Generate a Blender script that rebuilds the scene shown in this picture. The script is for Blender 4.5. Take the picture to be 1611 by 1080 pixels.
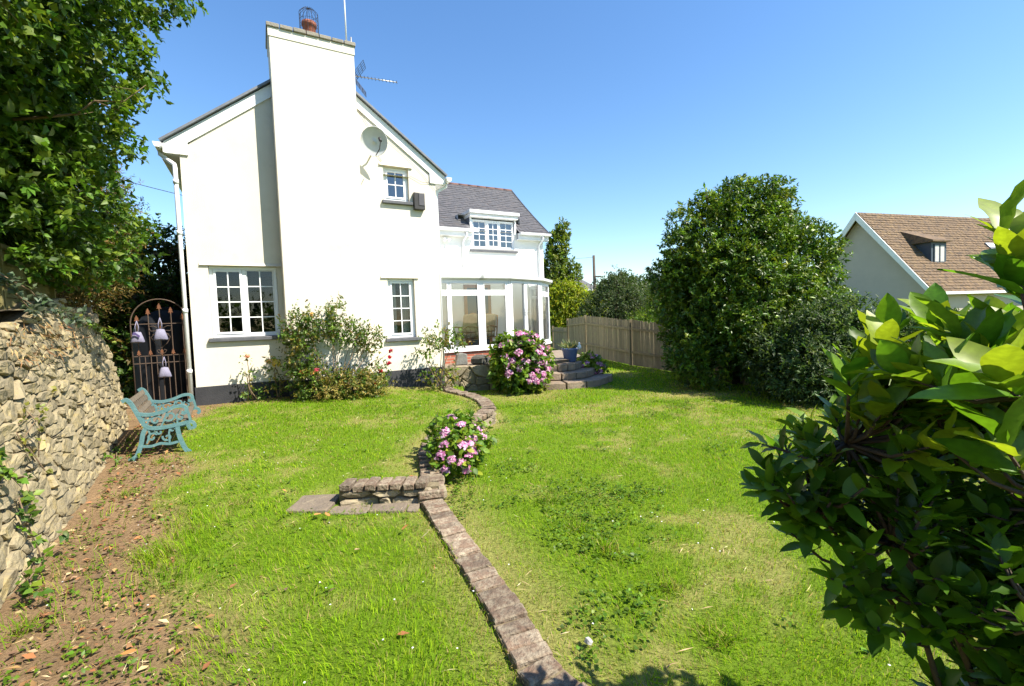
import bpy, math, random
import numpy as np
from mathutils import Vector, Matrix, Euler

# ------------------------------------------------------------------ scene, camera, light
sc = bpy.context.scene
for o in list(bpy.data.objects): bpy.data.objects.remove(o, do_unlink=True)
COL = sc.collection

cam_d = bpy.data.cameras.new('camera'); cam = bpy.data.objects.new('camera', cam_d); COL.objects.link(cam)
cam_d.sensor_fit = 'HORIZONTAL'; cam_d.sensor_width = 36.0; cam_d.lens = 36.0*720/1611
cam_d.clip_start = 0.05; cam_d.clip_end = 3000
cam.location = (0, 0, 1.65)
cam.matrix_world = Matrix.Translation((0, 0, 1.65)) @ Matrix.Rotation(math.radians(90-2.85), 4, 'X') @ Matrix.Rotation(math.radians(-2.1), 4, 'Z')
sc.camera = cam

SUN_AZ = (0.906, -0.423)      # horizontal direction towards the sun
SUN_EL = math.radians(50)
w = bpy.data.worlds.new('World'); sc.world = w; w.use_nodes = True
wn = w.node_tree.nodes; wl = w.node_tree.links
bg = wn['Background']; sky = wn.new('ShaderNodeTexSky'); sky.sky_type = 'NISHITA'; sky.sun_disc = False
sky.sun_elevation = SUN_EL; sky.sun_rotation = math.atan2(SUN_AZ[0], SUN_AZ[1])
sky.air_density = 1.15; sky.dust_density = 0.25; sky.ozone_density = 2.5; sky.altitude = 0
hsv = wn.new('ShaderNodeHueSaturation'); hsv.inputs['Saturation'].default_value = 1.2; hsv.inputs['Hue'].default_value = .503; wl.new(sky.outputs[0], hsv.inputs['Color']); wl.new(hsv.outputs[0], bg.inputs[0]); bg.inputs[1].default_value = 0.108
sun_d = bpy.data.lights.new('sun', 'SUN'); sun = bpy.data.objects.new('sun', sun_d); COL.objects.link(sun)
sun_d.energy = 5.0; sun_d.angle = math.radians(0.53); sun_d.color = (1.0, 0.93, 0.80)
sdir = Vector((SUN_AZ[0]*math.cos(SUN_EL), SUN_AZ[1]*math.cos(SUN_EL), math.sin(SUN_EL)))
sun.rotation_euler = sdir.to_track_quat('Z', 'Y').to_euler()
sun.location = sdir*50
sc.view_settings.view_transform = 'Standard'; sc.view_settings.look = 'None'
sc.view_settings.exposure = 1.2; sc.view_settings.gamma = 1.0; sc.view_settings.use_curve_mapping = False
try:
    sc.cycles.max_bounces = 8; sc.cycles.transparent_max_bounces = 12; sc.cycles.transmission_bounces = 6
    sc.cycles.caustics_reflective = False; sc.cycles.caustics_refractive = False
except Exception: pass

# ------------------------------------------------------------------ materials
MATS = {}
def newmat(name):
    m = bpy.data.materials.new(name); m.use_nodes = True; MATS[name] = m
    nt = m.node_tree; b = nt.nodes['Principled BSDF']
    return m, nt, b
def col4(c): return (c[0], c[1], c[2], 1)
def surf(name, c1, c2=None, scale=6.0, rough=0.8, bump=0.0, bscale=40.0, metal=0.0, spec=0.4, c3=None, rnd=0.0, detail=5.0, lo=.35, hi=.68, s3=1.0, lo3=.55, hi3=.7):
    m, nt, b = newmat(name); N = nt.nodes; L = nt.links
    b.inputs['Roughness'].default_value = rough; b.inputs['Metallic'].default_value = metal
    b.inputs['Specular IOR Level'].default_value = spec
    tc = N.new('ShaderNodeTexCoord'); co = tc.outputs['Object']
    oi = N.new('ShaderNodeObjectInfo')
    ad = N.new('ShaderNodeVectorMath'); ad.operation = 'MULTIPLY_ADD'
    L.new(oi.outputs['Random'], ad.inputs[0]); ad.inputs[1].default_value = (37, 53, 71) if rnd else (0, 0, 0); L.new(co, ad.inputs[2])
    co = ad.outputs[0]
    out = None
    if c2 is None: c2 = tuple(x*.8 for x in c1)
    n1 = N.new('ShaderNodeTexNoise'); n1.inputs['Scale'].default_value = scale; n1.inputs['Detail'].default_value = detail; n1.inputs['Roughness'].default_value = .65
    L.new(co, n1.inputs['Vector'])
    mr = N.new('ShaderNodeMapRange'); mr.inputs[1].default_value = lo; mr.inputs[2].default_value = hi
    L.new(n1.outputs[0], mr.inputs[0])
    mx = N.new('ShaderNodeMix'); mx.data_type = 'RGBA'; mx.inputs[6].default_value = col4(c1); mx.inputs[7].default_value = col4(c2)
    L.new(mr.outputs[0], mx.inputs[0]); out = mx.outputs[2]
    if c3 is not None:
        n2 = N.new('ShaderNodeTexNoise'); n2.inputs['Scale'].default_value = s3; n2.inputs['Detail'].default_value = 6; n2.inputs['Roughness'].default_value = .7
        L.new(co, n2.inputs['Vector'])
        m2 = N.new('ShaderNodeMapRange'); m2.inputs[1].default_value = lo3; m2.inputs[2].default_value = hi3; L.new(n2.outputs[0], m2.inputs[0])
        x2 = N.new('ShaderNodeMix'); x2.data_type = 'RGBA'; L.new(m2.outputs[0], x2.inputs[0]); L.new(out, x2.inputs[6]); x2.inputs[7].default_value = col4(c3); out = x2.outputs[2]
    if rnd:
        hs = N.new('ShaderNodeHueSaturation'); 
        r1 = N.new('ShaderNodeMapRange'); r1.inputs[3].default_value = 1-rnd; r1.inputs[4].default_value = 1+rnd; L.new(oi.outputs['Random'], r1.inputs[0])
        L.new(r1.outputs[0], hs.inputs['Value']); L.new(out, hs.inputs['Color']); out = hs.outputs[0]
    L.new(out, b.inputs['Base Color'])
    if bump:
        n3 = N.new('ShaderNodeTexNoise'); n3.inputs['Scale'].default_value = bscale; n3.inputs['Detail'].default_value = 6; L.new(co, n3.inputs['Vector'])
        bp = N.new('ShaderNodeBump'); bp.inputs['Strength'].default_value = bump; bp.inputs['Distance'].default_value = .02
        L.new(n3.outputs[0], bp.inputs['Height']); L.new(bp.outputs[0], b.inputs['Normal'])
    return m
def leafmat(name, transl=.35, rough=.42, spec=.45, tint=(1.0, 1.0, .55), veins=0.0):
    m, nt, b = newmat(name); N = nt.nodes; L = nt.links
    at = N.new('ShaderNodeAttribute'); at.attribute_name = 'Col'
    tc = N.new('ShaderNodeTexCoord'); nz = N.new('ShaderNodeTexNoise'); nz.inputs['Scale'].default_value = 9; L.new(tc.outputs['Object'], nz.inputs['Vector'])
    oi = N.new('ShaderNodeObjectInfo')
    r1 = N.new('ShaderNodeMapRange'); r1.inputs[3].default_value = .8; r1.inputs[4].default_value = 1.2; L.new(oi.outputs['Random'], r1.inputs[0])
    r2 = N.new('ShaderNodeMapRange'); r2.inputs[1].default_value = .3; r2.inputs[2].default_value = .7; r2.inputs[3].default_value = .82; r2.inputs[4].default_value = 1.15; L.new(nz.outputs[0], r2.inputs[0])
    mm = N.new('ShaderNodeMath'); mm.operation = 'MULTIPLY'; L.new(r1.outputs[0], mm.inputs[0]); L.new(r2.outputs[0], mm.inputs[1])
    hs = N.new('ShaderNodeHueSaturation'); L.new(mm.outputs[0], hs.inputs['Value']); L.new(at.outputs['Color'], hs.inputs['Color'])
    L.new(hs.outputs[0], b.inputs['Base Color']); b.inputs['Roughness'].default_value = rough; b.inputs['Specular IOR Level'].default_value = spec
    tr = N.new('ShaderNodeBsdfTranslucent'); mu = N.new('ShaderNodeMix'); mu.data_type = 'RGBA'; mu.blend_type = 'MULTIPLY'; mu.inputs[0].default_value = 1
    L.new(hs.outputs[0], mu.inputs[6]); mu.inputs[7].default_value = (tint[0]*1.6, tint[1]*1.6, tint[2]*1.6, 1); L.new(mu.outputs[2], tr.inputs['Color'])
    ms = N.new('ShaderNodeMixShader'); ms.inputs[0].default_value = transl
    L.new(b.outputs[0], ms.inputs[1]); L.new(tr.outputs[0], ms.inputs[2]); L.new(ms.outputs[0], N['Material Output'].inputs['Surface'])
    if veins:
        wv = N.new('ShaderNodeTexWave'); wv.inputs['Scale'].default_value = 18; wv.inputs['Distortion'].default_value = 1.0
        L.new(tc.outputs['Object'], wv.inputs['Vector'])
        bp = N.new('ShaderNodeBump'); bp.inputs['Strength'].default_value = veins; bp.inputs['Distance'].default_value = .004; L.new(wv.outputs[0], bp.inputs['Height'])
        L.new(bp.outputs[0], b.inputs['Normal']); L.new(bp.outputs[0], tr.inputs['Normal'])
    return m
def glassmat(name, refl=.09, tint=(.9, .95, .93)):
    m, nt, b = newmat(name); N = nt.nodes; L = nt.links; N.remove(b)
    t = N.new('ShaderNodeBsdfTransparent'); t.inputs[0].default_value = col4(tint)
    g = N.new('ShaderNodeBsdfGlossy'); g.inputs['Roughness'].default_value = .015
    nz = N.new('ShaderNodeTexNoise'); nz.inputs['Scale'].default_value = 2.2; tc = N.new('ShaderNodeTexCoord'); L.new(tc.outputs['Object'], nz.inputs['Vector'])
    bp = N.new('ShaderNodeBump'); bp.inputs['Strength'].default_value = .05; bp.inputs['Distance'].default_value = .05; L.new(nz.outputs[0], bp.inputs['Height']); L.new(bp.outputs[0], g.inputs['Normal'])
    fr = N.new('ShaderNodeFresnel'); fr.inputs[0].default_value = 1.5
    ad = N.new('ShaderNodeMath'); ad.operation = 'ADD'; ad.inputs[1].default_value = refl; ad.use_clamp = True; L.new(fr.outputs[0], ad.inputs[0])
    ms = N.new('ShaderNodeMixShader'); L.new(ad.outputs[0], ms.inputs[0]); L.new(t.outputs[0], ms.inputs[1]); L.new(g.outputs[0], ms.inputs[2])
    L.new(ms.outputs[0], N['Material Output'].inputs['Surface']); return m
def polymat(name):
    m, nt, b = newmat(name); N = nt.nodes; L = nt.links
    b.inputs['Base Color'].default_value = (.82, .83, .82, 1); b.inputs['Roughness'].default_value = .35
    tr = N.new('ShaderNodeBsdfTranslucent'); tr.inputs[0].default_value = (.85, .85, .82, 1)
    ms = N.new('ShaderNodeMixShader'); ms.inputs[0].default_value = .4; L.new(b.outputs[0], ms.inputs[1]); L.new(tr.outputs[0], ms.inputs[2]); L.new(ms.outputs[0], N['Material Output'].inputs['Surface']); return m
def brickmat(name, c1, c2, mortar, bw, bh, ms=.012, scale=1.0, rot=None):
    m, nt, b = newmat(name); N = nt.nodes; L = nt.links
    tc = N.new('ShaderNodeTexCoord'); sp = N.new('ShaderNodeSeparateXYZ'); cb = N.new('ShaderNodeCombineXYZ'); L.new(tc.outputs['Object'], sp.inputs[0])
    L.new(sp.outputs[0], cb.inputs[0]); L.new(sp.outputs[2], cb.inputs[1])
    br = N.new('ShaderNodeTexBrick'); br.inputs['Color1'].default_value = col4(c1); br.inputs['Color2'].default_value = col4(c2); br.inputs['Mortar'].default_value = col4(mortar)
    br.inputs['Scale'].default_value = scale; br.inputs['Brick Width'].default_value = bw; br.inputs['Row Height'].default_value = bh; br.inputs['Mortar Size'].default_value = ms
    L.new(cb.outputs[0], br.inputs['Vector']); L.new(br.outputs[0], b.inputs['Base Color']); b.inputs['Roughness'].default_value = .85
    bp = N.new('ShaderNodeBump'); bp.inputs['Strength'].default_value = .5; bp.inputs['Distance'].default_value = .01; bp.invert = True; L.new(br.outputs['Fac'], bp.inputs['Height']); L.new(bp.outputs[0], b.inputs['Normal']); return m

render_m = surf('render_cream', (.655, .61, .52), (.61, .56, .465), 1.1, .9, .25, 90, spec=.2, c3=(.47, .44, .355), s3=.9, lo3=.56, hi3=.80)
render_w = surf('render_white', (.84, .83, .79), (.80, .79, .74), 1.3, .9, .25, 90, spec=.2)
plinth_m = surf('plinth_paint', (.022, .023, .027), (.038, .038, .042), 3, .7, .3, 40)
pvc_m = surf('white_pvc', (.80, .81, .82), (.77, .78, .79), 2, .35, 0)
fascia_m = surf('white_fascia', (.80, .80, .79), (.72, .72, .69), 3, .45, 0)
sill_m = surf('sill_grey', (.07, .075, .085), (.11, .11, .12), 8, .7, .2, 50)
slate_m = surf('slate', (.085, .085, .095), (.125, .12, .125), 5, .62, .25, 30, rnd=.25, c3=(.15, .13, .125), s3=3.0)
slate2_m = surf('slate_sheet', (.058, .058, .066), (.095, .092, .096), 9, .62, .25, 30, c3=(.115, .10, .098), s3=6.0, lo3=.5, hi3=.72)
ridge_m = surf('ridge_tile', (.15, .075, .06), (.12, .065, .055), 6, .8, .2, 30, rnd=.15)
lead_m = surf('lead', (.12, .13, .15), (.17, .18, .20), 7, .55, .1, 30)
capstone_m = surf('cap_stone', (.27, .245, .20), (.18, .165, .14), 14, .9, .5, 40, rnd=.15, c3=(.33, .29, .20), s3=7)
terra_m = surf('terracotta', (.30, .10, .055), (.20, .065, .04), 9, .8, .2, 30)
wire_m = surf('dark_wire', (.05, .05, .055), (.08, .07, .07), 8, .5, 0, metal=.5)
alu_m = surf('aluminium', (.55, .55, .53), (.42, .42, .40), 8, .4, 0, metal=.8)
dish_m = surf('dish_grey', (.62, .63, .63), (.52, .53, .54), 6, .5, 0)
black_m = surf('black_plastic', (.025, .022, .02), (.04, .037, .035), 6, .45, 0)
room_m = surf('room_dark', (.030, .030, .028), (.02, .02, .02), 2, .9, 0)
roomlight_m = surf('room_light', (.42, .45, .46), (.35, .38, .40), 2, .9, 0)
curtain_m = surf('net_curtain', (.55, .53, .50), (.45, .44, .42), 4, .9, 0)
cream_m = surf('inside_cream', (.72, .66, .52), (.66, .60, .47), 2, .9, 0)
oak_m = surf('inside_oak', (.32, .15, .06), (.24, .11, .045), 6, .5, 0)
tilefloor_m = surf('inside_floor', (.35, .26, .18), (.28, .21, .15), 6, .5, 0)
cane_m = surf('cane', (.42, .24, .10), (.30, .17, .07), 20, .5, 0)
cushion_m = surf('cushion', (.50, .42, .27), (.40, .33, .21), 9, .9, .2, 30)
glass_m = glassmat('window_glass', .02); glass_b = glassmat('sky_glass', .16); glass_c = glassmat('conservatory_glass', .07, (.86, .9, .88))
poly_m = polymat('polycarbonate')
redbrick_m = brickmat('red_brick', (.36, .10, .055), (.28, .085, .05), (.34, .24, .18), .225, .075)
stone_m = surf('rubble_stone', (.27, .22, .125), (.19, .16, .105), 7, .92, 1.0, 20, rnd=.24, c3=(.31, .235, .09), s3=5.5, lo3=.52, hi3=.72)
stone2_m = surf('wall_stone', (.27, .22, .14), (.175, .148, .105), 8, .92, .7, 30, rnd=.25, c3=(.26, .22, .13), s3=5)
mortar_m = surf('earth_mortar', (.20, .16, .092), (.14, .112, .068), 9, .95, .8, 25, c3=(.15, .125, .075), s3=4)
step_m = surf('step_stone', (.28, .205, .14), (.19, .148, .11), 9, .92, .6, 30, rnd=.12, c3=(.28, .24, .18), s3=6)
brick_m = surf('old_brick', (.165, .105, .070), (.135, .105, .075), 9, .92, .8, 45, rnd=.28, c3=(.27, .225, .16), s3=16, lo3=.45, hi3=.64)
flag_m = surf('flagstone', (.21, .165, .12), (.15, .122, .095), 7, .9, .5, 40, rnd=.2, c3=(.27, .22, .15), s3=9)
fence_m = surf('fence_weathered', (.23, .185, .115), (.17, .14, .095), 6, .9, .3, 40, rnd=.20, c3=(.21, .20, .10), s3=3)
fencepost_m = surf('fence_post', (.23, .18, .10), (.17, .14, .09), 6, .9, .3, 40, rnd=.15)
panel_m = surf('mossy_panel', (.20, .17, .06), (.13, .12, .045), 6, .9, .4, 40, rnd=.2, c3=(.17, .18, .04), s3=3)
iron_m = surf('bench_iron', (.07, .155, .165), (.095, .195, .20), 12, .5, .2, 60, c3=(.16, .24, .235), s3=22)
slat_m = surf('bench_wood', (.15, .12, .085), (.09, .075, .055), 14, .9, .3, 60, rnd=.2)
rust_m = surf('rusty_iron', (.20, .075, .03), (.10, .045, .025), 25, .8, .3, 80)
gateiron_m = surf('gate_iron', (.10, .062, .042), (.07, .05, .038), 25, .7, .3, 80)
bag_m = surf('lavender_cloth', (.24, .23, .31), (.18, .17, .25), 9, .9, .3, 60)
ribbon_m = surf('purple_ribbon', (.06, .045, .14), (.09, .06, .18), 9, .8, 0)
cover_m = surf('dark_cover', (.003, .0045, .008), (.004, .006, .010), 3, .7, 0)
pot_m = surf('blue_glaze', (.085, .12, .26), (.11, .15, .30), 5, .3, 0)
soilpot_m = surf('pot_soil', (.30, .21, .12), (.2, .14, .08), 30, .95, .4, 60)
bark_m = surf('bark', (.10, .075, .05), (.065, .05, .035), 16, .95, .8, 40)
twig_m = surf('twig', (.19, .13, .075), (.12, .085, .05), 30, .9, .4, 60)
twigdark_m = surf('dark_twig', (.075, .05, .03), (.05, .035, .022), 30, .8, .4, 60)
tile_m = surf('brown_tile', (.18, .115, .06), (.085, .06, .042), 4.5, .9, .5, 12, c3=(.225, .155, .075), s3=2.6, detail=10, lo=.38, hi=.62)
nbwall_m = surf('neighbour_render', (.48, .42, .36), (.44, .385, .33), 1, .9, .2, 30)
darkframe_m = surf('dark_frame', (.05, .065, .085), (.06, .075, .095), 3, .5, 0)
pole_m = surf('pole_wood', (.10, .08, .065), (.07, .055, .045), 8, .9, .2, 30)
leaf_m = leafmat('leaf', .36, .48, .32); leafgloss_m = leafmat('leaf_glossy', .26, .40, .40); leafbig_m = leafmat('leaf_large', .42, .40, .40, (1.0, 1.0, .42), 0)
grass_m = leafmat('grass_blade', .42, .8, .06, (1.0, 1.0, .4)); petal_m = leafmat('petal', .30, .7, .2, (1, .95, 1)); litter_m = leafmat('litter', .1, .8, .2, (1, .8, .6))

# ground: colour comes from the painted 'Col' attribute (turf, straw, bare soil) with grain
def groundmat():
    m, nt, b = newmat('ground'); N = nt.nodes; L = nt.links
    at = N.new('ShaderNodeAttribute'); at.attribute_name = 'Col'; tc = N.new('ShaderNodeTexCoord')
    nz = N.new('ShaderNodeTexNoise'); nz.inputs['Scale'].default_value = 45; nz.inputs['Detail'].default_value = 8; nz.inputs['Roughness'].default_value = .75; L.new(tc.outputs['Object'], nz.inputs['Vector'])
    r = N.new('ShaderNodeMapRange'); r.inputs[1].default_value = .3; r.inputs[2].default_value = .7; r.inputs[3].default_value = .45; r.inputs[4].default_value = 1.5; L.new(nz.outputs[0], r.inputs[0])
    hs = N.new('ShaderNodeHueSaturation'); L.new(r.outputs[0], hs.inputs['Value']); L.new(at.outputs['Color'], hs.inputs['Color']); L.new(hs.outputs[0], b.inputs['Base Color'])
    b.inputs['Roughness'].default_value = .95; b.inputs['Specular IOR Level'].default_value = .1
    bp = N.new('ShaderNodeBump'); bp.inputs['Strength'].default_value = .8; bp.inputs['Distance'].default_value = .02; L.new(nz.outputs[0], bp.inputs['Height']); L.new(bp.outputs[0], b.inputs['Normal'])
    return m
ground_m = groundmat()

# ------------------------------------------------------------------ helpers
def rng(seed): return np.random.default_rng(seed)
def setp(o, label=None, cat=None, group=None, kind=None):
    if label: o['label'] = label
    if cat: o['category'] = cat
    if group: o['group'] = group
    if kind: o['kind'] = kind
    return o
WORLDP = set()
def link(o, parent=None):
    COL.objects.link(o)
    if parent is not None:
        o.parent = parent
        if parent.name in WORLDP: o.location = -Vector(parent.location)   # mesh written in world coordinates
    return o
def empty(name, loc=(0, 0, 0), rz=0, label=None, cat=None, group=None):
    o = bpy.data.objects.new(name, None); o.empty_display_size = .1; o.location = loc; o.rotation_euler = (0, 0, rz); link(o)
    return setp(o, label, cat, group)
def wempty(name, loc, label=None, cat=None, group=None):
    o = empty(name, loc, 0, label, cat, group); WORLDP.add(o.name); return o
def npmesh(name, verts, faces_list, cols=None, smooth=False):
    """faces_list: list of int arrays (n,k)"""
    me = bpy.data.meshes.new(name); verts = np.asarray(verts, np.float32)
    me.vertices.add(len(verts)); me.vertices.foreach_set('co', verts.ravel())
    idx = np.concatenate([f.ravel() for f in faces_list]).astype(np.int32)
    sizes = np.concatenate([np.full(len(f), f.shape[1]) for f in faces_list]).astype(np.int32)
    starts = np.concatenate([[0], np.cumsum(sizes)[:-1]]).astype(np.int32)
    me.loops.add(len(idx)); me.loops.foreach_set('vertex_index', idx)
    me.polygons.add(len(sizes)); me.polygons.foreach_set('loop_start', starts)
    try: me.polygons.foreach_set('loop_total', sizes)
    except Exception: pass
    if smooth: me.polygons.foreach_set('use_smooth', np.ones(len(sizes), bool))
    me.update(calc_edges=True)
    if cols is not None:
        a = me.color_attributes.new('Col', 'FLOAT_COLOR', 'POINT')
        c = np.ones((len(verts), 4), np.float32); c[:, :3] = cols; a.data.foreach_set('color', c.ravel())
    return me
class MB:
    def __init__(s): s.v = []; s.f = []; s.sm = False
    def add(s, vs, fs):
        o = len(s.v); s.v += [tuple(map(float, v)) for v in vs]; s.f += [tuple(i+o for i in f) for f in fs]; return s
    def box(s, x0, x1, y0, y1, z0, z1):
        return s.add([(x0, y0, z0), (x1, y0, z0), (x1, y1, z0), (x0, y1, z0), (x0, y0, z1), (x1, y0, z1), (x1, y1, z1), (x0, y1, z1)],
                     [(0, 3, 2, 1), (4, 5, 6, 7), (0, 1, 5, 4), (1, 2, 6, 5), (2, 3, 7, 6), (3, 0, 4, 7)])
    def bar(s, a, b, w, h, up=(0, 0, 1)):
        a = Vector(a); b = Vector(b); t = (b-a).normalized(); u = Vector(up); sd = t.cross(u)
        if sd.length < 1e-4: sd = t.cross(Vector((0, 1, 0)))
        sd.normalize(); u = sd.cross(t).normalized(); sd *= w/2; u *= h/2
        vs = [a-sd-u, a+sd-u, a+sd+u, a-sd+u, b-sd-u, b+sd-u, b+sd+u, b-sd+u]
        return s.add(vs, [(0, 3, 2, 1), (4, 5, 6, 7), (0, 1, 5, 4), (1, 2, 6, 5), (2, 3, 7, 6), (3, 0, 4, 7)][:6])
    def prism(s, poly, ext):
        """poly: 3d points, ext: vector"""
        n = len(poly); e = Vector(ext); ps = [Vector(p) for p in poly]
        return s.add(ps+[p+e for p in ps], [tuple(range(n-1, -1, -1)), tuple(range(n, 2*n))]+[(i, (i+1) % n, n+(i+1) % n, n+i) for i in range(n)])
    def tube(s, pts, r, n=6, cap=True):
        pts = [Vector(p) for p in pts]; m = len(pts); rs = r if hasattr(r, '__len__') else [r]*m
        t0 = (pts[1]-pts[0]).normalized(); ref = Vector((0, 0, 1)) if abs(t0.z) < .9 else Vector((1, 0, 0)); u = t0.cross(ref).normalized()
        vs = []
        for i, p in enumerate(pts):
            t = (pts[min(i+1, m-1)]-pts[max(i-1, 0)])
            t = t.normalized() if t.length > 1e-9 else t0
            u = (u-t*u.dot(t)); u = u.normalized() if u.length > 1e-6 else t.orthogonal().normalized(); v = t.cross(u)
            for k in range(n):
                a = 2*math.pi*k/n; vs.append(p+(u*math.cos(a)+v*math.sin(a))*rs[i])
        fs = [(i*n+k, i*n+(k+1) % n, (i+1)*n+(k+1) % n, (i+1)*n+k) for i in range(m-1) for k in range(n)]
        if cap: fs += [tuple(range(n-1, -1, -1)), tuple((m-1)*n+k for k in range(n))]
        return s.add(vs, fs)
    def flat(s, pts, w, d, nrm):
        """flat cast bar following pts, width w in plane, depth d along nrm"""
        pts = [Vector(p) for p in pts]; m = len(pts); nn = Vector(nrm).normalized(); vs = []
        ws = w if hasattr(w, '__len__') else [w]*m
        for i, p in enumerate(pts):
            t = (pts[min(i+1, m-1)]-pts[max(i-1, 0)]).normalized(); sd = t.cross(nn).normalized()*ws[i]/2; e = nn*d/2
            vs += [p-sd-e, p+sd-e, p+sd+e, p-sd+e]
        fs = [(i*4+k, i*4+(k+1) % 4, (i+1)*4+(k+1) % 4, (i+1)*4+k) for i in range(m-1) for k in range(4)]+[(3, 2, 1, 0), tuple((m-1)*4+k for k in range(4))]
        return s.add(vs, fs)
    def lathe(s, prof, n=20, c=(0, 0, 0)):
        vs = []; m = len(prof)
        for r, z in prof:
            for k in range(n): a = 2*math.pi*k/n; vs.append((c[0]+r*math.cos(a), c[1]+r*math.sin(a), c[2]+z))
        fs = [(i*n+k, i*n+(k+1) % n, (i+1)*n+(k+1) % n, (i+1)*n+k) for i in range(m-1) for k in range(n)]
        return s.add(vs, fs)
    def mesh(s, name, smooth=False):
        me = bpy.data.meshes.new(name); me.from_pydata(s.v, [], s.f); me.update()
        if smooth or s.sm:
            me.polygons.foreach_set('use_smooth', np.ones(len(me.polygons), bool))
        return me
    def build(s, name, mat, parent=None, smooth=False, bevel=0, kind=None):
        me = s.mesh(name, smooth); me.materials.append(mat)
        o = bpy.data.objects.new(name, me); link(o, parent)
        if bevel:
            b = o.modifiers.new('bevel', 'BEVEL'); b.width = bevel; b.segments = 2; b.limit_method = 'ANGLE'
        if kind: o['kind'] = kind
        return o
def B(x0, x1, y0, y1, z0, z1): return MB().box(x0, x1, y0, y1, z0, z1)

def vnoise(x, y, scale, seed=0):
    x = np.asarray(x)*scale+seed*17.3; y = np.asarray(y)*scale+seed*31.7
    xi = np.floor(x).astype(np.int64); yi = np.floor(y).astype(np.int64); fx = x-xi; fy = y-yi
    fx = fx*fx*(3-2*fx); fy = fy*fy*(3-2*fy)
    def h(a, b):
        n = (a*374761393+b*668265263+seed*1442695) & 0x7fffffff; n = ((n ^ (n >> 13))*1274126177) & 0x7fffffff; return ((n ^ (n >> 16)) & 0xffff)/65535.
    return (h(xi, yi)*(1-fx)+h(xi+1, yi)*fx)*(1-fy)+(h(xi, yi+1)*(1-fx)+h(xi+1, yi+1)*fx)*fy
def fnoise(x, y, scale, seed=0): return .55*vnoise(x, y, scale, seed)+.3*vnoise(x, y, scale*2.1, seed+1)+.15*vnoise(x, y, scale*4.3, seed+2)
def sstep(a, b, x): t = np.clip((x-a)/(b-a), 0, 1); return t*t*(3-2*t)

# ------------------------------------------------------------------ ground
PHI = math.radians(28.5); HD = np.array([math.cos(PHI), math.sin(PHI)]); HB = np.array([-math.sin(PHI), math.cos(PHI)])
HA = np.array([-5.85, 8.40])                       # near left corner of the house
def hw(s, y): p = HA+HD*s+HB*y; return float(p[0]), float(p[1])
def hl(x, y):
    dx = np.asarray(x)-HA[0]; dy = np.asarray(y)-HA[1]; return dx*HD[0]+dy*HD[1], dx*HB[0]+dy*HB[1]
WALLBASE = np.array([(-1.55, 0.1), (-2.5, 1.55), (-3.26, 2.78), (-3.84, 3.72), (-4.50, 4.77), (-5.30, 6.0), (-5.92, 6.95)])
EDGE = np.array([(-.80, 4.18), (-.86, 4.6), (-1.03, 5.3), (-1.06, 5.9), (-.98, 6.4), (-.74, 6.8), (-.50, 7.2), (-.42, 7.6), (-.55, 8.2), (-.85, 8.9), (-1.2, 9.6), (-1.6, 10.4)])  # raised lawn's brick edge
def edge_x(y): return np.interp(y, EDGE[:, 1], EDGE[:, 0])
def wall_x(y): return np.interp(y, WALLBASE[:, 1], WALLBASE[:, 0])
def gz(x, y):
    x = np.asarray(x, float); y = np.asarray(y, float)
    s, q = hl(x, y)
    zup = .165+.030*(y-5)-.02*(x+3.5)
    zup = np.clip(zup, .1, .38)*(1-.55*sstep(8.2, 10.6, y)*sstep(-3, -1.0, x))
    k = sstep(-2.9, -1.8, x); kk = sstep(-1.70, -1.64, x)
    ylo = 3.1*(1-k)+4.38*k; yhi = 6.4*(1-k)+5.1*k; ylo = ylo*(1-kk)+4.25*kk; yhi = yhi*(1-kk)+4.30*kk
    u = sstep(ylo, yhi, y)
    left = x < edge_x(y)-.06
    up = np.where(left & (y < 14), u*zup, 0)
    up = np.where((y > 10.2) & (x < -1.2), np.maximum(up, .12), up)
    bumps = (fnoise(x, y, .9, 3)-.5)*.05
    return up+bumps*np.where(np.abs(y) < 30, 1, 0)-.02
def soilmask(x, y):
    """1 where the strip by the rubble wall is bare"""
    dd = np.asarray(x)-wall_x(y)
    wdt = np.interp(y, [0, 2, 3.0, 4.0, 5.5, 7], [2.0, 1.55, 1.05, 1.0, .95, .75])
    n = (fnoise(x, y, 1.6, 7)-.5)*1.1
    return 1-sstep(.65, 1.15, dd/wdt+n*.75)
def drymask(x, y):
    d = sstep(.47, .72, .62*fnoise(x, y, 1.2, 11)+.38*fnoise(x, y, 6, 13))*.6
    e = np.abs(np.asarray(x)-edge_x(y)); d = np.maximum(d, (1-sstep(.12, .5, e))*np.where((np.asarray(y) > 4.2) & (np.asarray(y) < 10.5), .75, 0))
    fx = np.interp(y, [1.0, 2.1, 2.6, 3.2, 4.25], [.75, .06, -.12, -.39, -.83]); e2 = np.asarray(x)-fx
    d = np.maximum(d, np.where(np.asarray(y) < 4.6, (1-sstep(.1, .75, e2))*sstep(-.02, .1, e2)*.62, 0))
    d = np.maximum(d, np.where(np.asarray(y) < 4.6, (1-sstep(.1, .5, -e2))*sstep(.0, .1, -e2)*.45, 0))
    s, q = hl(x, y); d = np.maximum(d, (1-sstep(.15, .7, np.abs(q)))*np.where((s > 0) & (s < 5), .8, 0))
    d = np.maximum(d, (1-sstep(.3, 1.3, np.hypot(np.asarray(x)-.2, np.asarray(y)-10.2)/1.2))*.6)
    d = np.maximum(d, (1-sstep(.2, 1.2, np.hypot((np.asarray(x)-3.6)/1.4, (np.asarray(y)-9.4)/.6)))*.75)
    d = np.maximum(d, (1-sstep(.1, .9, np.hypot((np.asarray(x)+2.0)/1.0, (np.asarray(y)-2.6)/.7)))*.55)
    return np.clip(d, 0, 1)
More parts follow.
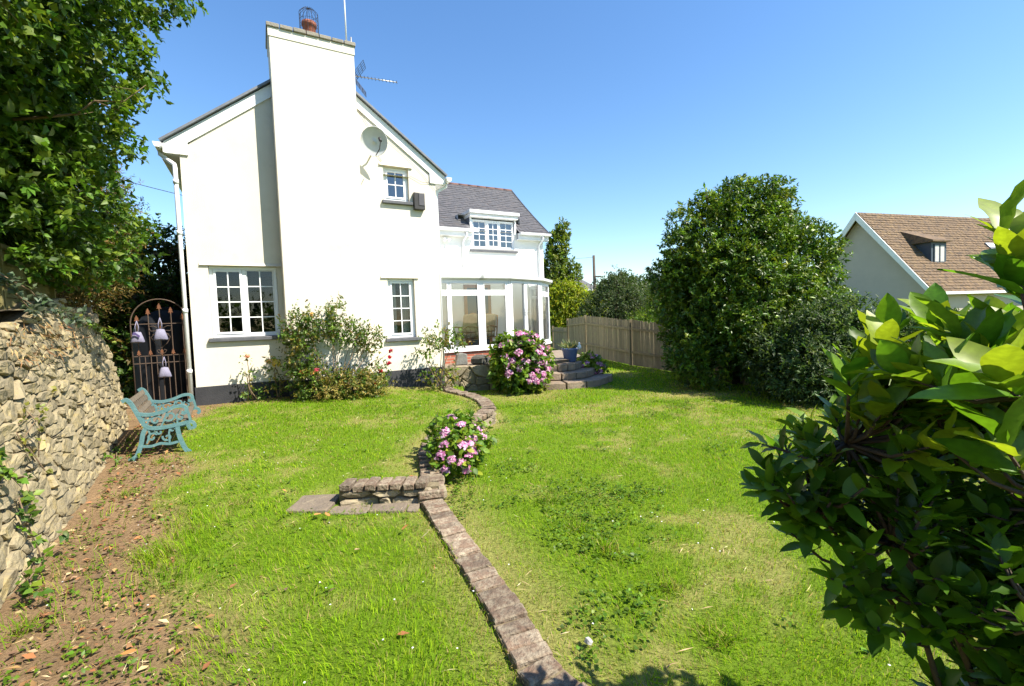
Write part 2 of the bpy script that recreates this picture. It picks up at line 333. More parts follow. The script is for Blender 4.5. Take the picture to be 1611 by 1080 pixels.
def axis(lo, hi, st, far):
    a = np.arange(lo, hi+1e-6, st); g = []; p = st
    x = hi
    while x < far: p *= 1.35; x += p; g.append(x)
    h = []; p = st; x = lo
    while x > -far: p *= 1.35; x -= p; h.append(x)
    return np.array(h[::-1]+list(a)+g)
gx = axis(-6.6, 6.0, .07, 1500); gy = axis(.6, 14.0, .07, 1500)
X, Y = np.meshgrid(gx, gy); Z = gz(X, Y); nx, ny = len(gx), len(gy)
ii = np.arange(nx*ny).reshape(ny, nx); quads = np.stack([ii[:-1, :-1], ii[:-1, 1:], ii[1:, 1:], ii[1:, :-1]], -1).reshape(-1, 4)
sm_ = soilmask(X, Y)*np.where((X < 0) & (Y < 9), 1, 0); dm_ = drymask(X, Y)
turf = np.array([.10, .165, .010]); straw = np.array([.27, .225, .085]); soil = np.array([.19, .125, .068])
gc = turf+(straw-turf)*dm_[..., None]; gc = gc*(1-sm_[..., None])+(soil*(.75+.6*fnoise(X, Y, 5, 4)[..., None]))*sm_[..., None]
me = npmesh('lawn', np.stack([X, Y, Z], -1).reshape(-1, 3), [quads], gc.reshape(-1, 3), True); me.materials.append(ground_m)
setp(link(bpy.data.objects.new('lawn', me)), kind='structure')
# bank held up by the rubble wall
bv = []; 
for i, (px, py) in enumerate(WALLBASE):
    bv += [(px-.32, py-.18, 1.88+.05*math.sin(i*2)), (px-14, py-7, 2.6)]
bv += [(-6.6, 7.6, 1.75), (-20, 2, 2.6)]
bf = [(2*i, 2*i+1, 2*i+3, 2*i+2) for i in range(len(WALLBASE))]
bm = MB(); bm.add(bv, bf); ob = bm.build('earth_bank', mortar_m); setp(ob, kind='structure')

# ------------------------------------------------------------------ foliage helpers
def leaf_mesh(P, D, Nn, L, W, cols, fold=.12, droop=.15, simple=False):
    """many leaves: base P, direction D, normal Nn, length L, width W -> verts, faces, cols (6 verts, 4 tris+)"""
    D = D/np.linalg.norm(D, axis=1, keepdims=True); S = np.cross(D, Nn); S /= (np.linalg.norm(S, axis=1, keepdims=True)+1e-9); Nn = np.cross(S, D)
    L = L[:, None]; W = W[:, None]
    b = P; l1 = P+D*L*.42+S*W*.5+Nn*W*fold; r1 = P+D*L*.42-S*W*.5+Nn*W*fold
    c = P+D*L*.5-Nn*L*droop*.15; t = P+D*L-Nn*L*droop
    if simple:
        n = len(P); v = np.stack([b, l1, r1, t], 1).reshape(-1, 3); o = np.arange(n)*4
        return v, np.concatenate([np.stack([o, o+3, o+1], 1), np.stack([o, o+2, o+3], 1)]), np.repeat(cols, 4, 0)
    n = len(P); v = np.stack([b, l1, r1, c, t], 1).reshape(-1, 3); o = np.arange(n)*5
    f = np.concatenate([np.stack([o, o+3, o+1], 1), np.stack([o, o+2, o+3], 1), np.stack([o+1, o+3, o+4], 1), np.stack([o+3, o+2, o+4], 1)])
    return v, f, np.repeat(cols, 5, 0)
def palette(R, n, cols, jit=.18):
    cols = np.array(cols); k = R.integers(0, len(cols), n); c = cols[k]*(1+R.normal(0, jit, (n, 1))); c *= 1+R.normal(0, .06, (n, 3)); return np.clip(c, .004, .9)
def unit(R, n): v = R.normal(size=(n, 3)); return v/np.linalg.norm(v, axis=1, keepdims=True)
def crown_points(R, lobes, n, rmin=.72, rmax=1.06, zmin=None, lump=.13):
    """points and outward normals spread near the surface of a union of ellipsoids"""
    C = np.array([l[0] for l in lobes], float); Rd = np.array([l[1] if hasattr(l[1], '__len__') else (l[1],)*3 for l in lobes], float)
    wgt = (Rd[:, 0]*Rd[:, 1]+Rd[:, 1]*Rd[:, 2]+Rd[:, 0]*Rd[:, 2]); wgt /= wgt.sum()
    P = np.zeros((0, 3)); O = np.zeros((0, 3))
    while len(P) < n:
        k = R.choice(len(lobes), n*2, p=wgt); u = unit(R, n*2)
        a = np.arctan2(u[:, 1], u[:, 0]); lum = 1+lump*(np.sin(a*5+k*2.1+u[:, 2]*4)*np.cos(u[:, 2]*7+k)+np.sin(a*9-u[:, 2]*11+k*1.3)*.6)
        r = R.uniform(rmin, rmax, n*2)*lum
        p = C[k]+u*Rd[k]*r[:, None]
        keep = np.ones(len(p), bool)
        for j in range(len(lobes)):
            dj = np.sqrt((((p-C[j])/Rd[j])**2).sum(1)); keep &= (dj > rmin*.92) | (k == j)
        if zmin is not None: keep &= p[:, 2] > zmin
        P = np.concatenate([P, p[keep]]); O = np.concatenate([O, (u/Rd[k])[keep]])
    O = O/np.linalg.norm(O, axis=1, keepdims=True); return P[:n], O[:n]
def clumps(lobes, n, r0, r1, seed, zmin=None):
    R = rng(seed); P, O = crown_points(R, lobes, n, .86, .96, zmin, .05); r = R.uniform(r0, r1, n)
    return [(tuple(p), (q, q, q*.85)) for p, q in zip(P, r)]
def sprigs(R, P, O, per, length, leafL, leafW, cols, up=.35, spread=.9, jit=.2, droop=.18):
    """a short shoot at each P along O with `per` leaves"""
    n = len(P); ax = O+np.array([0, 0, up])+R.normal(0, .35, (n, 3)); ax /= np.linalg.norm(ax, axis=1, keepdims=True)
    t = R.uniform(0, 1, (n, per)); base = P[:, None, :]+ax[:, None, :]*(t*length)[..., None]
    rd = unit(R, n*per).reshape(n, per, 3); D = ax[:, None, :]*.6+rd*spread; D = D.reshape(-1, 3)
    Nn = unit(R, n*per)*.55+np.array([0, 0, .7])+np.repeat(O, per, 0)*.45
    shoot = palette(R, n, cols, jit); c = np.repeat(shoot, per, 0)*(1+R.normal(0, .14, (n*per, 1))); 
    L = leafL*R.uniform(.65, 1.2, n*per); W = L*leafW/leafL*R.uniform(.8, 1.15, n*per)
    return base.reshape(-1, 3), D, Nn, L, W, np.clip(c, .003, .9)
def foliage(name, parent, parts, mat, droop=.18, kind=None, simple=()):
    vs, fs, cs = [], [], []; o = 0
    for k, (b, D, Nn, L, W, c) in enumerate(parts):
        v, f, cc = leaf_mesh(b, D, Nn, L, W, c, droop=droop, simple=k in simple); vs.append(v); fs.append(f+o); cs.append(cc); o += len(v)
    me = npmesh(name, np.concatenate(vs), [np.concatenate(fs)], np.concatenate(cs)); me.materials.append(mat)
    ob = bpy.data.objects.new(name, me); link(ob, parent)
    if kind: ob['kind'] = kind
    return ob
def limbs(name, parent, base, tips, r0, mat, R, trunk_h=.35, n=6, wob=.08):
    mb = MB(); base = Vector(base)
    cen = sum((Vector(t) for t in tips), Vector())/len(tips); fork = base.lerp(cen, trunk_h)
    pts = [base+(fork-base)*k/4+Vector((R.normal(0, wob*.5), R.normal(0, wob*.5), 0))*(1 if 0 < k < 4 else 0) for k in range(5)]
    mb.tube(pts, [r0*(1.25-.12*k) for k in range(5)], n+2)
    for t in tips:
        t = Vector(t); q = [fork.lerp(t, k/4)+Vector(R.normal(0, wob, 3))*(1 if 0 < k < 4 else 0)+Vector((0, 0, .12*math.sin(k/4*math.pi))) for k in range(5)]
        mb.tube(q, [r0*.62*(1-.21*k) for k in range(5)], n)
    return mb.build(name, mat, parent, True)
def leaf_template(name, L, W, col, mat, curl=.12, fold=.18, seg=5, wavy=0.0, seed=0):
    """a broad blade with a midrib fold and a curl: 4*seg triangles or so"""
    R = rng(seed); vs = []; fs = []; cs = []
    for i in range(seg+1):
        t = i/seg; wd = W*.5*(math.sin(math.pi*min(1, t**.85))**.75 if 0 < t < 1 else 0)*(1.0 if t < .9 else .9); z = -curl*L*t*t
        wv = wavy*L*R.normal()
        for s in (-1, 0, 1):
            vs.append((s*wd, L*t, z+abs(s)*wd*fold+(wv*abs(s)))); f = 1.0 if s else 1.25; cs.append((col[0]*f, col[1]*f, col[2]*f))
    for i in range(seg):
        for s in (0, 1):
            a = i*3+s; fs.append((a, a+1, a+4, a+3))
    vs.append((0, -.12*L, .02*L)); cs.append(col); vs.append((.012*L, 0, 0)); cs.append(col); vs.append((-.012*L, 0, 0)); cs.append(col)
    k = len(vs)-3; fa = np.array(fs); me = npmesh(name, vs, [fa, np.array([(k, k+1, k+2)])], np.array(cs), True); me.materials.append(mat); return me
def place_leaf(name, me, parent, P, D, Nn, s, pinv=None):
    D = Vector(D).normalized(); S = D.cross(Vector(Nn)); S = S.normalized() if S.length > 1e-5 else D.orthogonal().normalized(); U = S.cross(D)
    o = bpy.data.objects.new(name, me); link(o, parent)
    m = Matrix.Identity(4)
    for i in range(3): m[i][0] = S[i]*s; m[i][1] = D[i]*s; m[i][2] = U[i]*s; m[i][3] = P[i]
    if parent is not None: m = Matrix.Translation(-Vector(parent.location)) @ m
    o.matrix_local = m; return o

# ------------------------------------------------------------------ house (local frame: x along the gable, y back, z up)
house = empty('house', (HA[0], HA[1], 0), PHI, 'cream rendered cottage with tall wall chimney and slate roofed rear wing', 'house')
def grid_wall(mb, x0, x1, z0, z1, holes, y, rev, side=1):
    xs = sorted({x0, x1}|{h[0] for h in holes}|{h[1] for h in holes}); zs = sorted({z0, z1}|{h[2] for h in holes}|{h[3] for h in holes})
    for i in range(len(xs)-1):
        for j in range(len(zs)-1):
            cx = (xs[i]+xs[i+1])/2; cz = (zs[j]+zs[j+1])/2
            if any(h[0] < cx < h[1] and h[2] < cz < h[3] for h in holes): continue
            mb.add([(xs[i], y, zs[j]), (xs[i+1], y, zs[j]), (xs[i+1], y, zs[j+1]), (xs[i], y, zs[j+1])], [(0, 1, 2, 3)])
    for a, b, c, d in holes:
        mb.add([(a, y, c), (b, y, c), (b, y, d), (a, y, d), (a, y+rev, c), (b, y+rev, c), (b, y+rev, d), (a, y+rev, d)], [(0, 4, 5, 1), (1, 5, 6, 2), (2, 6, 7, 3), (3, 7, 4, 0)])
W1 = (.31, 1.44, 1.50, 2.87); W2 = (3.60, 4.20, 1.33, 2.67); W3 = (3.62, 4.18, 4.35, 5.11)
EAV = 4.93; RX = 2.38; RZ = 7.02
# gable with the window openings
mb2 = MB(); grid_wall(mb2, 0, 4.8, .62, EAV, [W1, W2, (W3[0], W3[1], W3[2], EAV)], 0, .16)
sl = (RZ-EAV)/(RX+.0)
def gz_top(x): return EAV+min(x/RX, (4.8-x)/(4.8-RX))*(RZ-EAV-.02)
xs = [0, 1.0, RX, 3.3, W3[0], W3[1], 4.8]
for a, b in zip(xs[:-1], xs[1:]):
    lo = W3[3] if a == W3[0] else EAV
    mb2.add([(a, 0, lo), (b, 0, lo), (b, 0, max(gz_top(b), lo)), (a, 0, max(gz_top(a), lo))], [(0, 1, 2, 3)])
mb2.add([(W3[0], 0, EAV), (W3[0], .16, EAV), (W3[0], .16, W3[3]), (W3[0], 0, W3[3])], [(0, 1, 2, 3)])
mb2.add([(W3[1], 0, EAV), (W3[1], 0, W3[3]), (W3[1], .16, W3[3]), (W3[1], .16, EAV)], [(0, 1, 2, 3)])
mb2.add([(W3[0], 0, W3[3]), (W3[1], 0, W3[3]), (W3[1], .16, W3[3]), (W3[0], .16, W3[3])], [(3, 2, 1, 0)])
for x in (0, 4.8): mb2.add([(x, 0, .62), (x, 7.5, .62), (x, 7.5, EAV), (x, 0, EAV)], [(0, 1, 2, 3)])
mb2.add([(0, 7.5, .62), (4.8, 7.5, .62), (4.8, 7.5, EAV), (RX, 7.5, RZ), (0, 7.5, EAV)], [(4, 3, 2, 1, 0)])
mb2.build('wall', render_m, house)
# black plinth, proud of the render
mb = MB(); mb.box(-.02, 4.82, -.022, 7.4, -.1, .625); mb.build('plinth', plinth_m, house)
# rooms behind the windows
def room(x0, x1, y0, y1, z0, z1, m, name='room_lining'):
    mb = MB(); mb.add([(x0, y0, z0), (x1, y0, z0), (x1, y1, z0), (x0, y1, z0), (x0, y0, z1), (x1, y0, z1), (x1, y1, z1), (x0, y1, z1)], [(0, 1, 2, 3), (7, 6, 5, 4), (1, 5, 6, 2), (2, 6, 7, 3), (3, 7, 4, 0)])
    return mb.build(name, m, house)
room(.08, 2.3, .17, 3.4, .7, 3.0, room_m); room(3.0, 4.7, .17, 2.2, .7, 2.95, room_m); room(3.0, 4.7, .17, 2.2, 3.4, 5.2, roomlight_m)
# chimney breast
CH = (1.535, 3.055, 7.245)
mb = MB(); mb.add([(CH[0], -.42, .3), (CH[1], -.42, .3), (CH[1], -.42, CH[2]), (CH[0], -.42, CH[2]), (CH[0], .35, .3), (CH[1], .35, .3), (CH[1], .35, CH[2]), (CH[0], .35, CH[2])],
   [(0, 1, 2, 3), (1, 5, 6, 2), (4, 0, 3, 7), (5, 4, 7, 6), (3, 2, 6, 7)])
chim = mb.build('chimney', render_m, house, bevel=.012)
mb = MB(); mb.box(CH[0]-.012, CH[1]+.012, -.432, .36, CH[2]-.16, CH[2]+.001); mb.build('band', render_m, chim)
mb = MB(); mb.box(CH[0]-.014, CH[1]+.014, -.445, -.37, .28, .635); mb.build('chimney_plinth', plinth_m, chim)
R = rng(5); x = CH[0]-.04
for i in range(7):
    wd = (CH[1]-CH[0]+.08)/7; mb = MB(); mb.box(x+.006, x+wd-.006, -.465+R.uniform(-.008, .008), -.06, CH[2]+.002, CH[2]+.072+R.uniform(-.006, .008)); mb.build('cap_stone', capstone_m, chim, bevel=.012)
    mb = MB(); mb.box(x+.006, x+wd-.006, -.05, .39+R.uniform(-.008, .008), CH[2]+.002, CH[2]+.072+R.uniform(-.006, .008)); mb.build('cap_stone', capstone_m, chim, bevel=.012)
    x += wd
mb = MB(); mb.lathe([(.0, 0), (.15, 0), (.13, .06), (.115, .32), (.14, .33), (.14, .40), (.10, .41), (.09, .2)], 20, (2.29, -.03, CH[2]+.08)); mb.build('chimney_pot', terra_m, chim, True)
mb = MB()
cx, cy, cz = 2.29, -.03, CH[2]+.06
for k in range(14):
    a = 2*math.pi*k/14; ca, sa = math.cos(a), math.sin(a)
    mb.tube([(cx+.175*ca, cy+.175*sa, cz+.02), (cx+.175*ca, cy+.175*sa, cz+.60), (cx+.09*ca, cy+.09*sa, cz+.69), (cx, cy, cz+.71)], .004, 4)
for z in (.15, .3, .45, .6): mb.tube([(cx+.175*math.cos(2*math.pi*k/20), cy+.175*math.sin(2*math.pi*k/20), cz+z) for k in range(21)], .0035, 4)
mb.build('bird_guard', wire_m, chim)
# main roof: two slabs with verge
def slab(mb, p0, p1, y0, y1, t):
    (xa, za), (xb, zb) = p0, p1; L = math.hypot(xb-xa, zb-za); nx_, nz_ = -(zb-za)/L*t, (xb-xa)/L*t
    if nz_ < 0: nx_, nz_ = -nx_, -nz_
    mb.add([(xa, y0, za), (xb, y0, zb), (xb+nx_, y0, zb+nz_), (xa+nx_, y0, za+nz_), (xa, y1, za), (xb, y1, zb), (xb+nx_, y1, zb+nz_), (xa+nx_, y1, za+nz_)],
           [(0, 1, 2, 3), (4, 7, 6, 5), (0, 4, 5, 1), (1, 5, 6, 2), (2, 6, 7, 3), (3, 7, 4, 0)])
SLP = (7.06-5.03)/(RX+.24)
mb = MB(); slab(mb, (-.26, 5.02), (RX-.003, 7.06), -.10, 7.6, .038); slab(mb, (4.8+.26, 5.02), (RX+.003, 7.06), -.10, 7.6, .038)
rf = mb.build('roof', lead_m, house)
for i in range(16): 
    mb = MB(); y0 = .42+i*.45; mb.tube([(RX, y0, 7.10), (RX, y0+.44, 7.10)], .09, 10); mb.build('ridge_tile', lead_m, rf, True)
# bargeboards (white, along each slope) and boxed eaves
for sx in (-1, 1):
    def fx(x): return x if sx < 0 else 4.8-x
    xr = RX if sx < 0 else 4.8-RX
    mb = MB(); p = [(fx(-.22), -.06, 4.84), (fx(-.22), -.06, 5.035), (fx(xr), -.06, 7.035), (fx(xr), -.06, 6.80), (fx(.13), -.06, 5.06), (fx(.13), -.06, 4.84)]
    mb.prism([(a, -.032, c) for a, b, c in p], (0, .029, 0)); mb.build('bargeboard', fascia_m, house)
    mb = MB(); mb.box(min(fx(-.215), fx(.125)), max(fx(-.215), fx(.125)), -.0015, .02, 4.845, 5.03); mb.box(min(fx(-.21), fx(-.002)), max(fx(-.21), fx(-.002)), .021, 7.4, 4.85, 4.875); mb.box(min(fx(-.235), fx(-.212)), max(fx(-.235), fx(-.212)), -.05, 7.4, 4.845, 5.0); mb.build('eaves_box', fascia_m, house)
    mb = MB(); cxg = fx(-.30); prof = [(-.065, .05), (-.05, -.01), (-.03, -.035), (.03, -.035), (.05, -.01), (.06, .05)]
    mb.prism([(cxg+a, -.14, 4.93+c) for a, c in prof], (0, 7.6, 0)); mb.build('gutter', pvc_m, house)
mb = MB(); mb.tube([(-.30, .10, 4.93), (-.30, .10, 4.84), (-.09, .02, 4.66), (-.075, -.06, 4.58), (-.075, -.07, 3.6), (-.075, -.07, .22)], .036, 10); dp = mb.build('downpipe', pvc_m, house, True)
for z in (.9, 2.0, 3.4, 4.3): MB().tube([(-.075, -.07, z), (-.075, -.07, z+.07)], .045, 10).build('pipe_collar', pvc_m, dp, True)
mb = MB(); mb.tube([(5.10, .10, 4.93), (5.10, .10, 4.84), (4.88, .14, 4.70), (4.86, .14, 4.5), (4.86, .14, .4)], .036, 10); mb.build('downpipe', pvc_m, house, True)
# windows
def window(x0, x1, z0, z1, y, lights, rows, gm, parent=house, bars=2, curtain=False, fw=.06):
    """lights: list of (a,b) fractions; each with bars x rows panes"""
    mb = MB(); d0, d1 = y-.03, y+.04
    mb.box(x0, x1, d0, d1, z0, z0+fw); mb.box(x0, x1, d0, d1, z1-fw, z1); mb.box(x0, x0+fw, d0, d1, z0+fw, z1-fw); mb.box(x1-fw, x1, d0, d1, z0+fw, z1-fw)
    nl = len(lights); iw = (x1-x0-2*fw)
    for i in range(1, nl):
        xm = x0+fw+iw*lights[i][0]; mb.box(xm-fw*.55, xm+fw*.55, d0, d1, z0+fw, z1-fw)
    w_ = mb.build('window', pvc_m, parent, bevel=.006)
    for i, (a, b, op) in enumerate(lights):
        xa = x0+fw+iw*a+(fw*.55 if i else 0)+.002; xb = x0+fw+iw*b-(fw*.55 if i < nl-1 else 0)-.002; za, zb = z0+fw+.002, z1-fw-.002
        cf = .042 if op else .016; yy = y-.045 if op else y-.012
        mc = MB(); mc.box(xa, xb, yy, yy+.045, za, za+cf); mc.box(xa, xb, yy, yy+.045, zb-cf, zb); mc.box(xa, xa+cf, yy, yy+.045, za+cf, zb-cf); mc.box(xb-cf, xb, yy, yy+.045, za+cf, zb-cf)
        mc.build('casement', pvc_m, w_, bevel=.004)
        ga, gb, gc_, gd = xa+cf, xb-cf, za+cf, zb-cf; bw = .010
        mg = MB()
        for k in range(1, bars): xm = ga+(gb-ga)*k/bars; mg.box(xm-bw, xm+bw, yy+.010, yy+.034, gc_, gd)
        for k in range(1, rows):
            zm = gc_+(gd-gc_)*k/rows
            for kk in range(bars):
                xl = ga+(gb-ga)*kk/bars+(bw if kk else 0); xr = ga+(gb-ga)*(kk+1)/bars-(bw if kk < bars-1 else 0); mg.box(xl, xr, yy+.011, yy+.033, zm-bw, zm+bw)
        mg.build('glazing_bar', pvc_m, w_)
        for k in range(bars):
            for r_ in range(rows):
                pa = ga+(gb-ga)*k/bars; pb = ga+(gb-ga)*(k+1)/bars; pc = gc_+(gd-gc_)*r_/rows; pd = gc_+(gd-gc_)*(r_+1)/rows
                mp = MB(); mp.add([(pa, yy+.02, pc), (pb, yy+.02, pc), (pb, yy+.02, pd), (pa, yy+.02, pd)], [(0, 1, 2, 3)]); mp.build('pane', gm, w_)
    if curtain:
        mc = MB(); n = 26; yc = y+.14
        for k in range(n):
            if curtain == 2 and n*.36 < k < n*.6: continue
            xa = x0+(x1-x0)*k/n; xb = x0+(x1-x0)*(k+1)/n; za_ = .025*(k % 2); zb_ = .025*((k+1) % 2)
            mc.add([(xa, yc+za_, z0), (xb, yc+zb_, z0), (xb, yc+zb_, z1), (xa, yc+za_, z1)], [(0, 1, 2, 3)])
        mc.build('curtain', curtain_m, w_)
    return w_
window(W1[0]+.003, W1[1]-.003, W1[2]+.02, W1[3]-.003, .11, [(0, .5, True), (.5, 1, False)], 4, glass_m)
window(W2[0]+.003, W2[1]-.003, W2[2]+.02, W2[3]-.003, .11, [(0, 1, True)], 4, glass_m, curtain=2)
window(W3[0]+.003, W3[1]-.003, W3[2]+.02, W3[3]-.003, .11, [(0, 1, True)], 2, glass_b, curtain=False)
def sill(x0, x1, z, name='window_sill'):
    mb = MB(); mb.prism([(x0, .10, z+.02), (x0, -.075, z), (x0, -.075, z-.065), (x0, .0, z-.07), (x0, .10, z-.07)], (x1-x0, 0, 0)); mb.build(name, sill_m, house, bevel=.008)
sill(W1[0]-.06, W1[1]+.08, W1[2]+.01); sill(W2[0]-.1, W2[1]+.1, W2[2]+.01); sill(W3[0]-.05, W3[1]+.06, W3[2]+.01)
def hood(x0, x1, z):
    mb = MB(); mb.prism([(x0, -.004, z+.06), (x0, -.035, z+.004), (x0, -.004, z+.004)], (x1-x0, 0, 0)); mb.build('drip_moulding', render_m, house)
hood(W1[0]-.13, CH[0]-.003, W1[3]); hood(W2[0]-.14, W2[1]+.1, W2[3]); hood(W3[0]-.08, W3[1]+.09, W3[3])
# cables on the gable
mb = MB(); mb.tube([(3.10, -.02, 6.32), (3.35, -.02, 5.9), (3.52, -.02, 5.3), (3.6, -.015, 5.2)], .004, 4)
mb.tube([(4.2, -.02, 4.95), (4.5, -.03, 4.83), (4.78, -.02, 4.86)], .004, 4); mb.tube([(3.55, -.02, 5.8), (4.1, -.02, 5.4), (4.5, -.02, 5.02), (4.78, -.02, 4.7)], .003, 4); mb.build('cable', wire_m, house)

# rear wing
EY = 3.6; EXR = 10.0
DW = (7.28, 8.84, 4.02, 4.98)
mb = MB(); grid_wall(mb, 4.8, EXR, .3, 4.62, [(DW[0], DW[1], DW[2], 4.62)], EY, .14)
mb.add([(EXR, EY, .3), (EXR, EY+5.0, .3), (EXR, EY+5.0, 4.62), (EXR, EY+2.5, 6.75), (EXR, EY, 4.62)], [(0, 1, 2, 3, 4)])
mb.add([(4.8, EY+5, .3), (EXR, EY+5, .3), (EXR, EY+5, 4.62), (4.8, EY+5, 4.62)], [(3, 2, 1, 0)])
# cheeks and head of the dormer
mb.build('wing_wall', render_w, house)
ridge_y = EY+2.45; ridge_z = 6.82; ev_y = EY-.22; ev_z = 4.60
def roof_pt(x, t):
    """t 0 eave .. 1 ridge, slightly sprocketed at the eave"""
    y = ev_y+(ridge_y-ev_y)*t; z = ev_z+(ridge_z-ev_z)*(t*(.90+.10*t)); return (x, y, z)
mb = MB(); nr = 12; XL, XR_ = 4.0, EXR+.14
# underlay with the dormer cut out of it
for i in range(nr):
    t0, t1 = i/nr, (i+1)/nr
    for (a, b) in ((XL, DW[0]-.1), (DW[0]-.1, DW[1]+.1), (DW[1]+.1, XR_)):
        if a == DW[0]-.1 and t1 < .33: continue
        mb.add([roof_pt(a, t0), roof_pt(b, t0), roof_pt(b, t1), roof_pt(a, t1)], [(0, 1, 2, 3)])
mb.add([roof_pt(XL, 1), roof_pt(XR_, 1), (XR_, EY+5.3, 4.5), (XL, EY+5.3, 4.5)], [(0, 1, 2, 3)])
wr = mb.build('wing_roof', slate_m, house)
# overlapping slates
R = rng(9); mb = MB(); rows = 24
for i in range(rows):
    t0 = i/rows; t1 = min(1, (i+1.5)/rows); x = XL+2.2+(.15 if i % 2 else 0)-R.uniform(0, .05)
    while x < XR_-.02:
        x1 = min(x+.30, XR_)
        if not (x1 > DW[0]-.12 and x < DW[1]+.12 and t0 < .30):
            a = Vector(roof_pt(x+.004, t0)); b = Vector(roof_pt(x1-.004, t0)); c = Vector(roof_pt(x1-.004, t1)); d = Vector(roof_pt(x+.004, t1))
            up = Vector((0, -.7, .75)); e0 = .020+R.uniform(-.004, .006); e1 = .006
            mb.add([a+up*e0, b+up*(e0+R.uniform(-.003, .003)), c+up*e1, d+up*e1, a+up*.003, b+up*.003], [(0, 1, 2, 3), (4, 5, 1, 0)])
        x += .30
mb.build('slates', slate2_m, wr, kind='stuff')
for i in range(12):
    x = 5.6+i*.38; mb = MB(); mb.tube([(x, ridge_y, ridge_z-.03), (x+.375, ridge_y, ridge_z-.03)], .075, 8); mb.build('ridge_tile', ridge_m, wr, True)
mb = MB()
for i in range(nr): 
    a = Vector(roof_pt(XR_+.02, i/nr)); b = Vector(roof_pt(XR_+.02, (i+1)/nr)); mb.bar(a+Vector((0, 0, .0)), b, .04, .07)
mb.build('verge', darkframe_m, wr)
# gutters, fascia and pipes of the wing
def gut(x0, x1, y, z, parent=house):
    mb = MB(); prof = [(-.06, .05), (-.05, -.01), (0, -.04), (.05, -.01), (.06, .05)]
    mb.prism([(x0, y+a, z+c) for a, c in prof], (x1-x0, 0, 0)); mb.build('gutter', pvc_m, parent)
gut(4.86, DW[0]+.12, EY-.26, 4.55); gut(DW[1]+.12, EXR+.16, EY-.26, 4.55)
mb = MB(); mb.box(4.82, DW[0]-.08, EY-.19, EY-.165, 4.38, 4.58); mb.box(4.82, DW[0]-.08, EY-.164, EY-.003, 4.38, 4.40); mb.build('fascia', fascia_m, house)
mb = MB(); mb.box(DW[1]+.08, EXR+.12, EY-.19, EY-.165, 4.38, 4.58); mb.box(DW[1]+.08, EXR+.12, EY-.164, EY-.003, 4.38, 4.40); mb.build('fascia', fascia_m, house)
mb = MB(); mb.tube([(7.0, EY-.24, 4.52), (7.0, EY-.24, 4.42), (6.93, EY-.05, 4.22), (6.93, EY-.05, 3.4)], .034, 8); mb.build('downpipe', pvc_m, house, True)
mb = MB(); mb.tube([(9.86, EY-.24, 4.52), (9.86, EY-.24, 4.42), (9.80, EY-.05, 4.22), (9.80, EY-.05, 1.0)], .034, 8); mb.build('downpipe', pvc_m, house, True)
window(DW[0]+.003, DW[1]-.003, DW[2]+.02, DW[3], EY+.05, [(0, .33, False), (.33, .66, True), (.66, 1, False)], 4, glass_b, fw=.055)
room(6.9, 9.2, EY+.2, EY+2.2, 3.7, 5.15, roomlight_m)
mb = MB(); mb.prism([(7.18, EY+.10, 4.02), (7.18, EY-.07, 4.0), (7.18, EY-.07, 3.93), (7.18, EY+.10, 3.93)], (1.76, 0, 0)); mb.build('window_sill', sill_m, house)
mb = MB(); mb.box(DW[0]-.10, DW[1]+.10, EY-.14, EY+1.6, 5.03, 5.14)
drm = mb.build('dormer', fascia_m, house, bevel=.01)
mb = MB(); mb.box(DW[0]-.14, DW[1]+.14, EY-.20, EY+1.7, 5.142, 5.25); mb.build('flat_roof', dish_m, drm, bevel=.01)
for x in (DW[0]-.075, DW[1]+.012):
    mb = MB(); mb.prism([(x, EY-.0, 4.62), (x, EY+.55, 5.028), (x, EY-.0, 5.028)], (.063, 0, 0)); mb.build('cheek', lead_m, drm)
    mb = MB(); mb.prism([(x+.002, EY-.03, 4.56), (x+.002, EY-.002, 4.56), (x+.002, EY-.002, 5.028), (x+.002, EY-.03, 5.028)], (.06, 0, 0)); mb.build('corner_board', fascia_m, drm)
# door and its oak frame seen through the conservatory
mb = MB(); mb.box(6.9, 7.0, EY-.05, EY-.003, .85, 2.85); mb.box(7.75, 7.85, EY-.05, EY-.003, .85, 2.85); mb.box(7.0, 7.75, EY-.05, EY-.003, 2.75, 2.85); dr = mb.build('door_frame', oak_m, house)
mb = MB(); mb.box(7.0, 7.75, EY-.03, EY-.004, .86, 2.75); mb.build('door', darkframe_m, dr)
mb = MB(); mb.box(5.35, 5.55, EY-.06, EY-.003, .85, 2.85); mb.build('oak_post', oak_m, house)
# ------------------------------------------------------------------ things fixed to the house
def hobj(name, label, cat, lx, ly, lz):
    x, y = hw(lx, ly); return empty(name, (x, y, lz), PHI, label, cat)
t = hobj('satellite_dish', 'round grey satellite dish fixed high on the gable beside the chimney', 'satellite dish', 3.40, 0, 5.42)
mb = MB(); n = 28; 
rings = [(0, 0), (.1, .006), (.2, .026), (.27, .05), (.275, .054)]
dv = []; 
tilt = Matrix.Rotation(math.radians(22), 3, 'X') @ Matrix.Rotation(math.radians(-18), 3, 'Z')
for r, h in rings:
    for k in range(n):
        a = 2*math.pi*k/n; p = Vector((r*math.cos(a), -h, r*1.06*math.sin(a))); p = tilt @ p; dv.append(p+Vector((0, -.30, .06)))
mb.add(dv, [(i*n+k, i*n+(k+1) % n, (i+1)*n+(k+1) % n, (i+1)*n+k) for i in range(len(rings)-1) for k in range(n)])
ob = mb.build('reflector', dish_m, t, True); so = ob.modifiers.new('thick', 'SOLIDIFY'); so.thickness = .008
MB().tube([(0, -.0, -.1), (0, -.16, -.08), (0, -.28, .02)], .018, 8).build('bracket', dish_m, t, True)
MB().tube([(0.02, -.29, -.22), (.05, -.52, -.16), (.06, -.60, -.02)], .010, 8).build('feed_arm', black_m, t, True)
